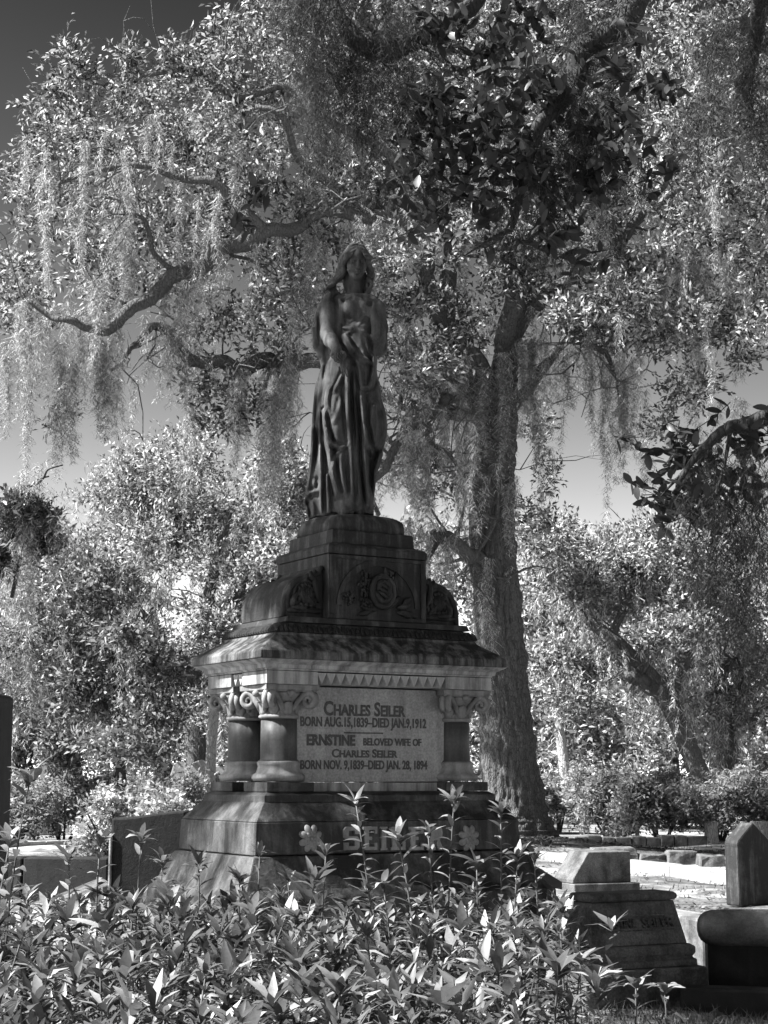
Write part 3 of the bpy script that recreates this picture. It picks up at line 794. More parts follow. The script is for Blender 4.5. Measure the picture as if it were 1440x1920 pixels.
for s_ in (-1, 1):
    for j in range(11):                                             # locks from the parting over the temple and down
        t = j/10
        y0 = -.074 + .155*t
        zt = .116 - .055*max(0, 1-3.2*t) - .03*t*t
        pts = [Hd(s_*.005, y0, zt), Hd(s_*.042, y0-.006*(1-t), zt-.012-.012*max(0,1-3*t)), Hd(s_*(.073+.008*t), y0+.006, .045-.012*(1-t)), Hd(s_*(.079+.012*t), y0*.6+.01, -.012)]
        if s_ < 0: ends = [(330-16*t+rh.uniform(-8,8), 292, .01+.06*t), (288-18*t+rh.uniform(-12,12), 338, -.005+.08*t), (246+70*t+rh.uniform(-10,10), 384+14*t, -.02+.10*t)]
        else: ends = [(524+rh.uniform(-7,7), 290, .0+.07*t), (522-10*t+rh.uniform(-6,6), 350, -.02+.09*t), (514-24*t, 414, -.035+.10*t)]
        pts += [S(*e) for e in ends]
        C = curve([tuple(float(v) for v in p) for p in pts], 8); ph = rh.uniform(0, 6); n = len(C)
        for i, c in enumerate(C):
            u = i/n; am = .012*min(1, 2.2*max(0, u-.12))
            c[0] += am*math.sin(ph + u*24); c[1] += am*math.cos(ph*1.7 + u*19)
        rr = rh.uniform(.0125, .0165)
        C = [np.array(c, dtype=np.float32) for c in C]
        fr_.chain(C, [rr*(.62 + .5*math.sin(math.pi*min(1, .12+.9*i/n))) for i in range(n)], .0025)
        off = np.array((s_*.004, -.008, .011), dtype=np.float32)
        fr_.chain([c + off for c in C[2:-4]], .0022, .003, True)
fr_.ell(Hd(0,-.074,-.022), (.053,.07,.090), .010, True, rot=RT)       # leave the face open
P, Q = fr_.mesh()
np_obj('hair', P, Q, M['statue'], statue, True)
# the flowers in her hand
rh = random.Random(9)
fl = MB()
for k in range(7):
    c = S(338+rh.uniform(-22,28), 880+rh.uniform(-16,28), -.262+rh.uniform(-.012,.012))
    for j in range(5):
        a = 2*math.pi*j/5 + k
        fl.ball((c[0]+.012*math.cos(a), c[1]-.004, c[2]+.012*math.sin(a)), (.009,.007,.010), 7, 5)
    fl.ball((c[0], c[1]-.01, c[2]), .007, 7, 5)
for k in range(3): fl.tube([S(330+8*k,870,-.25), S(345+10*k,930,-.24), S(352+14*k,985,-.20)], [.006,.008,.004], 6)
fl.build('flower_bunch', M['statue'], statue, True)
# ================================================================== trees
def leaf_mat(name, lo, hi, trans, rough=0.45, tcol=1.0):
    m, nt, b = new_mat(name)
    geo = nd(nt, 'ShaderNodeNewGeometry')
    c = ramp(nt, geo.outputs['Random Per Island'], [(0.0, lo), (0.6, 0.22*hi + 0.78*lo), (1.0, hi)])
    nt.links.new(c, b.inputs['Base Color']); b.inputs['Roughness'].default_value = rough
    b.inputs['Specular IOR Level'].default_value = 0.2
    tr = nd(nt, 'ShaderNodeBsdfTranslucent'); mx = nd(nt, 'ShaderNodeMixShader'); mx.inputs[0].default_value = trans
    tc = nd(nt, 'ShaderNodeMix', data_type='RGBA', blend_type='MULTIPLY'); tc.inputs[0].default_value = 1.0; tc.inputs[7].default_value = g(tcol)
    nt.links.new(c, tc.inputs[6]); nt.links.new(tc.outputs[2], tr.inputs['Color'])
    nt.links.new(b.outputs[0], mx.inputs[1]); nt.links.new(tr.outputs[0], mx.inputs[2])
    nt.links.new(mx.outputs[0], nt.nodes['Material Output'].inputs['Surface'])
    return m
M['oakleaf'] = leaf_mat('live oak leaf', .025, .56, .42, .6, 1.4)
M['farleaf'] = leaf_mat('distant foliage', .05, .72, .45, .6, 1.3)
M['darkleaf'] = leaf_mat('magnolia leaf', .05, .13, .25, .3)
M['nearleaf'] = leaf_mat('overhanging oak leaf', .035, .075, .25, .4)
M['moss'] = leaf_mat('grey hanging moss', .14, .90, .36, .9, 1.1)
M['nearmoss'] = leaf_mat('shade-toned hanging moss', .04, .13, .3, .9)  # darker copy of the grey moss, with the boughs' shade in its colour
def bark_mat(name, lo, hi, s=1.0):
    m, nt, b = new_mat(name)
    v = coords(nt, (5*s, 5*s, 1.5*s))
    vo = nd(nt, 'ShaderNodeTexVoronoi', feature='DISTANCE_TO_EDGE'); vo.inputs['Scale'].default_value = 2.6
    nz = nd(nt, 'ShaderNodeTexNoise'); nz.inputs['Scale'].default_value = 4; nz.inputs['Detail'].default_value = 5
    nt.links.new(v, nz.inputs['Vector'])
    mv = nd(nt, 'ShaderNodeMix', data_type='VECTOR'); mv.inputs[0].default_value = .12
    nt.links.new(v, mv.inputs[4]); nt.links.new(nz.outputs['Color'], mv.inputs[5])
    nt.links.new(mv.outputs[1], vo.inputs['Vector'])
    h = ramp(nt, vo.outputs['Distance'], [(0.0, 0.0), (0.14, 0.75), (0.35, 1.0)])
    fine = noise(nt, v, 9, 7, .7)
    col = ramp(nt, fine, [(0.25, lo), (0.75, hi)])
    dk = ramp(nt, vo.outputs['Distance'], [(0.0, 0.35), (0.07, 1.0)])
    nt.links.new(mult(nt, col, dk), b.inputs['Base Color']); b.inputs['Roughness'].default_value = .9
    ad = nd(nt, 'ShaderNodeMath', operation='MULTIPLY_ADD'); ad.inputs[1].default_value = .5
    nt.links.new(fine, ad.inputs[0]); nt.links.new(h, ad.inputs[2])
    bump(nt, b, ad.outputs[0], .6, .07/s)
    return m
M['bark'] = bark_mat('oak bark', .03, .16, 2.0)
M['barkdark'] = bark_mat('dark oak bark', .02, .06, 2.6)
M['barkpale'] = bark_mat('pale bark', .30, .55, 2.0)

def leaves(Pc, size, rng, aspect=.40, up=.35, D=None):
    """leaf blades (one folded quad each) at the points Pc, pointing every way; returns arrays"""
    n = len(Pc)
    d = rng.normal(size=(n,3)); d[:,2] = d[:,2]*.75 + up*.4
    if D is not None: d = d*.62 + D*1.0
    d /= np.linalg.norm(d, axis=1)[:,None]
    a = rng.normal(size=(n,3)); a[:,2] += up*2.0
    s = np.cross(d, a); s /= np.linalg.norm(s, axis=1)[:,None] + 1e-9
    nrm = np.cross(s, d)
    L = (size*rng.uniform(.65, 1.25, n))[:,None]; W = L*aspect*.5
    V = np.empty((n,4,3)); V[:,0] = Pc; V[:,2] = Pc + d*L
    mid = Pc + d*L*.48 + nrm*L*.07
    V[:,1] = mid - s*W; V[:,3] = mid + s*W
    V[:,2] -= nrm*L*rng.uniform(0,.22,(n,1))
    F = np.arange(4*n).reshape(n,4)
    return V.reshape(-1,3), F
def clumps(blobs, n_leaf, rng, sub=14, sr=.30, twig=8, tw=.10, shell=.35):
    """leaf points: blobs -> clumps -> twigs -> leaves. blobs rows: x,y,z,rx,ry,rz,weight"""
    B = np.array(blobs, dtype=float); w = B[:,6]*(B[:,3]*B[:,5]); w /= w.sum()
    nt = max(1, n_leaf//twig)
    bi = rng.choice(len(B), nt, p=w)
    C = rng.normal(size=(len(B), sub, 3)); C /= np.linalg.norm(C, axis=2)[:,:,None]
    C *= (shell + (1-shell)*rng.random((len(B), sub, 1))**.5)*.92
    ci = rng.integers(0, sub, nt)
    p = C[bi, ci] + rng.normal(size=(nt,3))*sr*rng.uniform(.5,1.2,(nt,1))
    T = B[bi,:3] + p*B[bi,3:6]
    D = rng.normal(size=(nt,3)) + np.array((0,0,.35)); D += (T - B[bi,:3])/B[bi,3:6]*.8; D /= np.linalg.norm(D, axis=1)[:,None]
    u = np.tile(np.linspace(-.5, .5, twig), nt)[:,None]
    clumps.dirs = np.repeat(D, twig, axis=0)
    P = np.repeat(T, twig, axis=0) + clumps.dirs*u*tw*3.4 + rng.normal(size=(nt*twig,3))*tw*.28
    return P, T
def moss_strands(tops, L, rng, width=.018, segs=5, wob=.035, drift=(0.0, 0.0)):
    """hanging ribbons: tops (n,3), lengths (n,)"""
    n = len(tops); t = np.linspace(0, 1, segs+1)
    P = np.repeat(tops[:,None,:], segs+1, axis=1).astype(float)
    P[:,:,2] -= L[:,None]*t[None,:]
    j = rng.normal(size=(n, segs+1, 2))*wob; j[:,0] = 0
    P[:,:,:2] += np.cumsum(j, axis=1)*.6 + np.array(drift)*(t**1.5)[None,:,None]*L[:,None,None]
    a = rng.uniform(0, 6.283, (n,1)) + rng.normal(size=(n, segs+1))*.6
    w = width*(1.05 - .85*t[None,:]**1.5)*rng.uniform(.5,1.3,(n,1))*.5
    off = np.stack([np.cos(a)*w, np.sin(a)*w, np.zeros_like(a)], 2)
    V = np.stack([P-off, P+off], 2)                                   # n, s+1, 2, 3
    base = (np.arange(n)*(segs+1)*2)[:,None] + (np.arange(segs)*2)[None,:]
    F = np.stack([base, base+1, base+3, base+2], 2).reshape(-1,4)
    return V.reshape(-1,3), F
def tresses(tops, lens, rad, rng, per_m=90, width=.018, hair=.34, segs=3, wob=.03):
    """tangled bunches: short wisps set all along a hanging, slightly swaying core, thick above, drawn out to a thin end"""
    n = len(tops); k = np.maximum(8, (lens*per_m).astype(int)); ii = np.repeat(np.arange(n), k); m = len(ii)
    u = rng.random(m)**1.25                                           # place along the core
    ph = rng.uniform(0, 6.283, (n,2)); fr = rng.uniform(1.5, 4.0, (n,2)); sw = rng.uniform(.02,.09,(n,2))
    c = tops[ii].astype(float)
    for a in (0, 1): c[:,a] += sw[ii,a]*np.sin(ph[ii,a] + fr[ii,a]*u*lens[ii])*np.minimum(1, u*3)
    c[:,2] -= u*lens[ii]
    lump = .7 + .5*np.sin(ph[ii,0]*3 + u*lens[ii]*rng.uniform(5,11,n)[ii])
    r = rad[ii]*lump*np.clip(1.15 - u, .10, 1)**1.1*np.sqrt(rng.random(m))
    t = rng.uniform(0, 6.283, m)
    c[:,0] += r*np.cos(t); c[:,1] += r*np.sin(t)
    L = hair*rng.uniform(.3, 1.25, m)*np.clip(1.2 - .5*u, .5, 1)
    d = np.stack([rng.normal(size=m)*.48, rng.normal(size=m)*.48], 1)
    S_ = np.linspace(0, 1, segs+1)
    P = c[:,None,:].repeat(segs+1, 1)
    P[:,:,2] -= (L*rng.uniform(.5,1.1,m))[:,None]*S_[None,:]
    P[:,:,:2] += d[:,None,:]*L[:,None,None]*S_[None,:,None] + np.cumsum(rng.normal(size=(m, segs+1, 2))*wob, 1)
    a = rng.uniform(0, 6.283, (m,1)) + rng.normal(size=(m, segs+1))*.8
    w = width*(1.0 - .75*S_[None,:])*rng.uniform(.5,1.3,(m,1))*.5
    off = np.stack([np.cos(a)*w, np.sin(a)*w, np.zeros_like(a)], 2)
    V = np.concatenate([np.stack([P-off, P+off], 2)[:,:-1].reshape(m, -1, 3), P[:,-1:]], 1)          # paired points, then one tip
    nv = 2*segs + 1; loc = []
    for k_ in range(segs-1): loc += [(2*k_, 2*k_+1, 2*k_+3), (2*k_, 2*k_+3, 2*k_+2)]
    loc.append((2*segs-2, 2*segs-1, 2*segs))
    F = (np.arange(m)*nv)[:,None,None] + np.array(loc)[None,:,:]
    return V.reshape(-1,3), F.reshape(-1,3)
def festoons(points, rng, count, length, spread=.16, per_m=90, width=.018, hair=.34, segs=3):
    """bunches of moss under chosen points"""
    pts = np.asarray(points); ix = rng.integers(0, len(pts), count)
    c = pts[ix] + rng.normal(size=(count,3))*np.array((.25,.25,.06))
    fl = length*rng.uniform(.1, 1.0, count)**1.6 + .2
    return tresses(c, fl, spread*rng.uniform(.4,1.3,count), rng, per_m, width, hair, segs)
def cat(parts):
    V, F, o = [], [], 0
    for v, f in parts:
        V.append(v); F.append(f + o); o += len(v)
    return np.concatenate(V), np.concatenate(F)
def vnoise(x, y, seed=0):
    """smooth lattice noise, -1..1"""
    xi, yi = np.floor(x).astype(np.int64), np.floor(y).astype(np.int64); fx, fy = x-xi, y-yi
    fx = fx*fx*(3-2*fx); fy = fy*fy*(3-2*fy)
    def hsh(a, b):
        h = (a*374761393 + b*668265263 + seed*2147483) & 0x7fffffff; h = ((h ^ (h >> 13))*1274126177) & 0x7fffffff
        return ((h ^ (h >> 16)) & 0xffff)/32767.5 - 1
    return (hsh(xi,yi)*(1-fx) + hsh(xi+1,yi)*fx)*(1-fy) + (hsh(xi,yi+1)*(1-fx) + hsh(xi+1,yi+1)*fx)*fy
def furrowed_trunk(P, R, n=120, rows=300, depth=.06, flare=None):
    """trunk with real furrows and plates"""
    P = np.array([tuple(p) for p in P]); R = np.array(R); t = np.linspace(0, len(P)-1, rows); i = np.arange(len(P))
    C = np.stack([np.interp(t, i, P[:,k]) for k in range(3)], 1); rad = np.interp(t, i, R)
    th = np.linspace(0, 2*math.pi, n, endpoint=False)
    A, Z = np.meshgrid(th, C[:,2] - C[0,2])
    s_ = A*.45*1.0; per = 2*math.pi*.45                              # arc length on a mean radius
    def ring(fs, fz, seed):                                          # noise that closes round the trunk
        w = (A/(2*math.pi)); a = vnoise(s_*fs, Z*fz, seed); b_ = vnoise((s_-per)*fs, Z*fz, seed); q = np.clip((w-.8)/.2, 0, 1)
        return a*(1-q) + b_*q
    warp = .03*ring(3, 1.0, 1) + .012*ring(9, 5, 2)
    sv = s_
    s_ = s_ + warp
    rid = 1 - np.abs(ring(14, 2.0, 3))*2.2; rid2 = 1 - np.abs(ring(24, 6, 4))*1.8
    cross = 1 - np.abs(ring(7, 7, 5))*2.0
    d = -depth*np.clip(rid, 0, 1)**1.3 - depth*.45*np.clip(rid2, 0, 1) - depth*.5*np.clip(cross, 0, 1)**2
    s_ = sv
    lob = .07*ring(1.6, .35, 6) + .03*ring(4, .8, 7)
    fl = np.exp(-(Z)/.55)*(.10 + .16*np.cos(5*A+1.3)**2)
    rr = rad[:,None]*(1 + lob + fl) + d
    V = np.stack([C[:,0,None] + rr*np.cos(A), C[:,1,None] + rr*np.sin(A), C[:,2,None] + 0*A], 2).reshape(-1,3)
    I, J = np.meshgrid(np.arange(rows-1), np.arange(n), indexing='ij'); a = (I*n + J).ravel(); b_ = (I*n + (J+1) % n).ravel()
    return V, np.stack([a, b_, b_+n, a+n], 1)
def limb_pts(path, n=9, kink=0.0, rng=None, thin=1.0):
    """path rows (px, py, Y, radius) -> smooth world points and radii"""
    W = [tuple(at(p[0], p[1], p[2])) + (p[3]*thin,) for p in path]
    if kink:
        W2 = [W[0]]
        for a, b_ in zip(W[:-1], W[1:]):
            q = np.array(a)*.5 + np.array(b_)*.5; q[:3] += rng.normal(size=3)*kink*min(1.0, 3*np.linalg.norm(np.array(b_)-np.array(a))*.25); W2 += [tuple(q), b_]
        W = W2; n = max(4, n//2)
    C = curve(W, n)
    return [Vector(c[:3]) for c in C], [max(.012, float(c[3])) for c in C]
def wob_path(P, R, rng, amp=.6):
    out = []
    for i, p in enumerate(P):
        out.append(p + Vector(rng.normal(size=3)*R[i]*amp*(.35 if i else 0)))
    return out
def grow(P, R, rng, n, length, rr=.35, up=.4, steps=5):
    """side branches off a limb"""
    out = []
    for _ in range(n):
        i = int(rng.integers(len(P)//4, len(P)-1)); t = (P[i+1]-P[i]).normalized()
        d = Vector(rng.normal(size=3)); d = (d - t*d.dot(t)*.4 + Vector((0,0,up))).normalized()
        L = length*rng.uniform(.5,1.2); p = P[i].copy(); pts = [p.copy()]; rad = [max(.012, R[i]*rr*rng.uniform(.6,1.2))]
        for s in range(steps):
            d = (d + Vector(rng.normal(size=3))*.38 + Vector((0,0,.06))).normalized()
            p = p + d*(L/steps); pts.append(p.copy()); rad.append(rad[0]*(1-.8*(s+1)/steps))
        out.append((pts, rad))
    return out
def px_blob(px, py, Y, rx, ry, w=1.0, deep=1.0):
    c = at(px, py, Y); k = Y/F_PX
    return (c.x, c.y, c.z, rx*k, max(rx, ry)*k*deep, ry*k, w)
def tree(name, label, cat_, limbs, blobs, n_leaf, leaf, bark, leafmat, moss=None, seed=1, group=None, twigs=(3, 1.6), sub=14, sr=.30, aspect=.4, tw=.10, trunk_sides=16, shell=.35, mossz=None, kink=.12, thin=1.0):
    """limbs: paths in picture rows, first is the trunk; moss: (count, length, spread, strands, width)"""
    rng = np.random.default_rng(seed)
    base = at(limbs[0][0][0], limbs[0][0][1], limbs[0][0][2])
    root = empty(name, (base.x, base.y, max(0, base.z)))
    inv = -Vector(root.location)
    tag(root, label, cat_, group)
    mosspts = []
    for li, path in enumerate(limbs):
        P, R = limb_pts(path, 9, kink if li else 0.0, rng, thin if li else 1.0)
        P = wob_path(P, R, rng, .10 if li == 0 else .30)
        m = MB()
        if li == 0 and trunk_sides > 20:
            V, F = furrowed_trunk([p + inv for p in P], R); np_obj('trunk', V, F, bark, root, True); continue
        m.tube([p + inv for p in P], R, trunk_sides if li == 0 else 9)
        if li or len(limbs) == 1:
            mosspts += [tuple(p) for p in P[len(P)//4:]]
        if twigs[0]:
            for pts, rad in grow(P, R, rng, twigs[0]*(1 if li == 0 else 2), twigs[1]):
                if li == 0 and pts[0].z < P[0].z + .55*(P[-1].z-P[0].z): continue
                m.tube([p + inv for p in pts], rad, 6); mosspts += [tuple(p) for p in pts[1:]]
                for pts2, rad2 in grow(pts, rad, rng, 2, twigs[1]*.5, .6): m.tube([p + inv for p in pts2], rad2, 5)
        m.build('trunk' if li == 0 else 'limb', bark, root, True)
    iv = np.array(inv)
    if n_leaf:
        Pl, T = clumps(blobs, n_leaf, rng, sub, sr, 8, tw, shell)
        V, F = leaves(Pl, leaf, rng, aspect, D=clumps.dirs)
        o = np_obj('leaf_crown', V + iv, F, leafmat, root); tag(o, kind='stuff')
    if moss:
        cnt, ln, spr, st, wd = moss
        lowT = T[rng.integers(0, len(T), max(30, cnt*3))] if n_leaf else np.zeros((0,3))
        src = np.concatenate([np.array(mosspts), lowT[:max(10, cnt)]]) if mosspts else lowT
        if mossz is not None: src = src[(src[:,2] < mossz) | (rng.random(len(src)) < .12)]
        V, F = festoons(src, rng, cnt, ln, spr, st, wd, hair=.14*(wd/.0135)**.8, segs=2)
        o = np_obj('hanging_moss', V + iv, F, M['moss'], root); tag(o, kind='stuff')
    return root

# ---------------------------------------------------------------- the great live oak behind the monument
YO = 30.0
oak_limbs = [
 [(968,1592,YO,.74),(966,1550,YO,.66),(960,1500,YO,.58),(948,1350,YO,.51),(936,1200,YO,.47),(926,1050,YO,.44),(922,940,YO,.42),(930,830,YO,.42),(938,760,YO,.36),(946,690,29.9,.29),(958,610,29.8,.22),(978,520,29.6,.17),(1000,420,29.3,.09)],
 [(930,800,YO,.30),(890,730,29.5,.27),(850,640,29,.24),(835,560,29,.22),(850,480,29,.20),(860,430,29,.18),(760,398,28.5,.19),(660,376,28,.15),(560,300,27.5,.10),(480,200,27,.06)],
 [(925,780,YO,.24),(850,640,29.2,.20),(800,500,28.6,.17),(720,405,28,.15),(610,395,27.5,.15),(500,432,27,.16),(410,468,27,.18),(335,512,26.8,.17),(275,565,26.5,.15),(212,612,26.3,.13),(130,600,26,.08),(50,560,26,.05)],
 [(922,850,YO,.22),(800,770,29.4,.18),(650,722,28.6,.18),(520,692,28,.18),(450,696,27.8,.18),(392,684,27.6,.16),(330,640,27.4,.12),(285,612,27.2,.09),(245,652,27,.07),(208,694,27,.05)],
 [(946,700,YO,.26),(965,560,29.5,.22),(1000,400,29,.18),(985,250,28.6,.14),(910,120,28,.10),(850,20,28,.06)],
 [(944,720,YO,.24),(1010,560,30,.21),(1085,505,30,.19),(1150,478,29.6,.15),(1212,400,29.2,.12),(1300,320,29,.09),(1420,250,29,.06)],
 [(940,790,YO,.16),(1050,650,30.6,.12),(1150,600,31,.10),(1250,585,31,.08),(1390,565,31,.05)],
 [(856,440,29,.15),(720,280,28.2,.12),(540,160,27.6,.09),(360,130,27.2,.07),(200,140,27,.04)],
 [(500,432,27,.12),(400,340,26.6,.10),(250,310,26.4,.07),(110,350,26.2,.04)],
 [(900,740,29.8,.14),(835,748,28.8,.13),(790,785,28.3,.12),(745,832,28,.11),(722,880,28,.09),(710,965,28,.05)],
 [(790,785,28.3,.07),(800,815,28.3,.06),(840,850,28.5,.05),(880,900,28.6,.03)],
 [(745,832,28,.05),(715,810,28,.05),(680,800,28,.03)],
 [(918,1075,YO,.20),(890,1040,29.5,.19),(850,1012,29.2,.16),(815,1000,29,.12)],
 [(335,512,26.8,.06),(280,440,26.6,.06),(235,400,26.4,.045),(180,370,26.4,.03)],
 [(1010,560,30,.10),(1090,640,29.5,.08),(1150,700,29.2,.05),(1160,740,29.2,.03)],
]
rb = np.random.default_rng(21)
oak_blobs = []
def edge(y): return float(np.interp(y, [0,20,60,100,150,200,250,300], [430,410,130,95,78,50,25,-20]))
def low(x): return float(np.interp(x, [-50,100,170,260,330,420,540,620,720,900,960,1060,1240,1300,1480], [640,640,600,560,600,640,640,610,760,760,640,640,640,660,640]))
for y in range(25, 760, 72):
    for x in range(0, 1520, 76):
        xx, yy = x + rb.uniform(-30,30), y + rb.uniform(-28,28)
        r = rb.uniform(46, 74)
        if xx - r*.75 < edge(max(0, yy - r*.2)) or yy + r*.4 > low(xx): continue
        if yy < 130 and xx < 420 and yy - r*.8 < float(np.interp(xx, [80,150,200,250,300,345,390,420], [45,75,105,65,100,65,5,0])): continue
        oak_blobs.append(px_blob(xx, yy, rb.uniform(26.5, 32.5), r*1.1, r*.8, rb.uniform(.5,1.3)))
for px, py, rx, ry, Y in ((105,775,34,26,26.5), (440,740,70,50,27.5), (400,790,50,45,28), (360,720,40,40,27.5), (500,660,60,50,28), (120,130,48,60,27), (235,115,40,40,27), (330,110,45,40,27), (405,50,30,40,27.5), (60,230,35,50,27),
        (1150,640,60,40,30), (1120,600,60,60,30), (1300,720,60,50,29), (1380,640,60,60,29.5), (1270,600,70,60,30), (1180,560,70,50,30), (1230,800,26,50,29), (790,700,70,60,29), (760,860,60,60,31), (830,900,50,70,31.5), (1010,790,30,50,31), (1025,880,26,40,31), (1000,960,40,50,31.5)):
    oak_blobs.append(px_blob(px, py, Y, rx, ry, 1.0))
oak = tree('live_oak_tree', 'huge live oak draped in grey moss, its thick trunk right behind the monument', 'tree', oak_limbs, oak_blobs, 112000, .125, M['bark'], M['oakleaf'],
           moss=(330, 2.0, .06, 230, .0135), seed=4, twigs=(6, 2.2), tw=.11, trunk_sides=28, mossz=12.2, kink=.22, thin=.78, sub=11, sr=.24)
# long moss tresses that hang clear of the crown
rm = np.random.default_rng(8)
tress = []
for px, py, Y, L, sp, n in ((190,560,26.4,2.4,.16,130), (125,640,26.2,2.6,.14,120), (60,600,26.2,2.2,.22,140), (20,640,26,1.8,.2,110), (250,470,26.6,1.4,.12,90), (185,520,26.5,1.8,.12,90), (455,690,27.6,1.7,.10,110), (500,700,27.6,1.9,.12,110), (515,720,27.4,2.1,.12,120), (545,680,27.6,1.6,.14,90),
        (580,430,27.6,1.6,.16,100), (700,470,28,1.5,.14,90), (760,560,28.4,1.6,.14,90), (1155,690,29.2,2.2,.12,150), (1165,720,29.2,1.6,.09,90), (1065,640,29.6,1.3,.16,90), (1110,660,29.6,1.2,.12,80), (1275,470,29.2,2.0,.18,150), (1300,500,29.2,2.2,.14,130), (1240,480,29.2,1.5,.14,90), (1400,480,29,1.5,.2,90),
        (870,690,29,2.0,.22,150), (840,700,29,2.4,.16,120), (900,700,29.2,2.2,.18,130), (945,660,29.2,2.6,.10,110), (870,860,29.2,1.4,.14,80), (770,800,28.2,1.4,.2,110), (800,820,28.2,1.6,.14,90), (830,1010,29,1.2,.2,110), (780,1005,29,1.0,.16,80), (1215,800,29,1.2,.1,70), (120,690,26.2,2.0,.08,80), (195,650,26.6,1.6,.12,100), (205,690,26.8,1.2,.08,70), (975,640,29.5,1.8,.16,110), (1010,640,29.8,2.0,.16,120), (640,740,28.4,1.6,.2,100), (560,560,27.4,1.8,.2,110), (330,560,26.8,1.0,.16,80), (240,420,26.6,1.6,.14,90), (1380,760,28.5,1.6,.2,90), (1000,830,30,1.6,.16,90), (960,880,29.4,1.8,.1,70)):
    c = np.array(at(px, py, Y)); k = max(3, int(n/24)); tp = c + rm.normal(size=(k,3))*np.array((sp, sp*.9, .15))
    tress.append(tresses(tp, L*rm.uniform(.55,1.1,k), np.full(k, .06)*rm.uniform(.5,1.6,k), rm, 270, .0135, .14))
V, F = cat(tress)
o = np_obj('moss_tresses', V - np.array(oak.location), F, M['moss'], oak); tag(o, kind='stuff')
# ---------------------------------------------------------------- other trees behind the graves
def ring_blobs(spec, rng, Y, dy=3.0):
    return [px_blob(px, py, Y + rng.uniform(-dy, dy), rx, ry, 1.0) for px, py, rx, ry in spec]
rt = np.random.default_rng(77)
def scatter(x0, x1, y0, y1, n, r, rng, topline=None):
    out = []
    for _ in range(n):
        x, y = rng.uniform(x0, x1), rng.uniform(y0, y1); q = r*rng.uniform(.6, 1.2)
        if topline is not None and y - q*.7 < np.interp(x, topline[0], topline[1]): y = np.interp(x, topline[0], topline[1]) + q*.7
        out.append((x, y, q*1.15, q*.85))
    return out
G_FAR = 'trees beyond the graves'
M['midleaf'] = leaf_mat('sun-toned magnolia leaf', .05, .42, .4, .45, 1.3)  # paler copy of the magnolia leaf, with sunlight put into its colour
tree('moss_draped_oak', 'broad oak hung with pale moss, left of the monument below the open sky', 'tree',
     [[(372,1470,46,.34),(368,1400,46,.30),(360,1300,46,.27),(380,1180,46,.22),(400,1080,46,.16),(430,960,46,.10)], [(365,1330,46,.16),(320,1230,45,.13),(250,1130,44,.10),(200,1020,44,.05)], [(378,1190,46,.14),(470,1080,46,.11),(540,980,46,.06)], [(366,1290,46,.12),(450,1230,45,.10),(540,1190,45,.06)]],
     ring_blobs(scatter(200,600,830,1330,46,58,rt,([150,200,260,300,340,400,460,560],[960,910,850,800,800,800,790,780])), rt, 46), 52000, .16, M['bark'], M['farleaf'], moss=(330, 2.2, .10, 80, .028), seed=31, group=G_FAR, twigs=(4, 2.4), tw=.16)
tree('moss_draped_oak', 'pale mossy oak at the left edge, below the bare twigs', 'tree',
     [[(100,1470,38,.30),(98,1380,38,.26),(105,1260,38,.22),(90,1150,38,.16),(70,1030,38,.09)], [(100,1300,38,.12),(50,1200,37,.10),(-20,1130,37,.05)], [(104,1250,38,.12),(170,1170,38,.09),(230,1120,38,.05)]],
     ring_blobs(scatter(-30,220,985,1350,26,52,rt,([-30,60,110,180,240],[940,950,990,1010,1060])), rt, 38), 30000, .13, M['bark'], M['farleaf'], moss=(260, 2.0, .09, 80, .025), seed=32, group=G_FAR, twigs=(4, 2.0), tw=.14)
tree('magnolia_tree', 'dark glossy-leaved tree in front of the pale oak at left', 'tree',
     [[(225,1475,35,.14),(222,1380,35,.12),(215,1260,35,.09),(205,1160,35,.05)], [(222,1350,35,.06),(180,1290,35,.04),(150,1240,35,.02)], [(220,1300,35,.06),(260,1240,35,.04),(285,1200,35,.02)]],
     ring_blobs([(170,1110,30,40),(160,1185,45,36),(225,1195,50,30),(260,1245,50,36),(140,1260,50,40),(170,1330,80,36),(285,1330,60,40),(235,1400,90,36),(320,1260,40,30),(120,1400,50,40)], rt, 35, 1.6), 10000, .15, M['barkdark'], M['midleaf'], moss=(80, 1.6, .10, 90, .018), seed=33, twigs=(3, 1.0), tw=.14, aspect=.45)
tree('magnolia_tree', 'dark leafy tree crown rising at the left edge of the picture under bare twigs', 'tree',
     [[(-60,1480,24,.12),(-55,1300,24,.10),(-40,1150,24,.08),(0,1050,24,.05),(45,960,24,.02)], [(22,1120,24,.03),(50,1010,24,.025),(80,950,24,.015)], [(5,960,24,.03),(40,915,24,.024),(80,898,24,.018),(118,872,24,.008)], [(20,935,24,.018),(60,910,24,.012),(92,893,24,.006)], [(10,1020,24,.03),(60,985,24,.02),(110,950,24,.01)]],
     ring_blobs([(25,960,45,28),(70,965,30,26),(30,1005,50,35),(75,1010,35,30),(0,1050,30,24)], rt, 24, .8), 4200, .12, M['barkdark'], M['darkleaf'], moss=(60, 1.5, .10, 130, .012), seed=34, twigs=(0, .8), tw=.09)
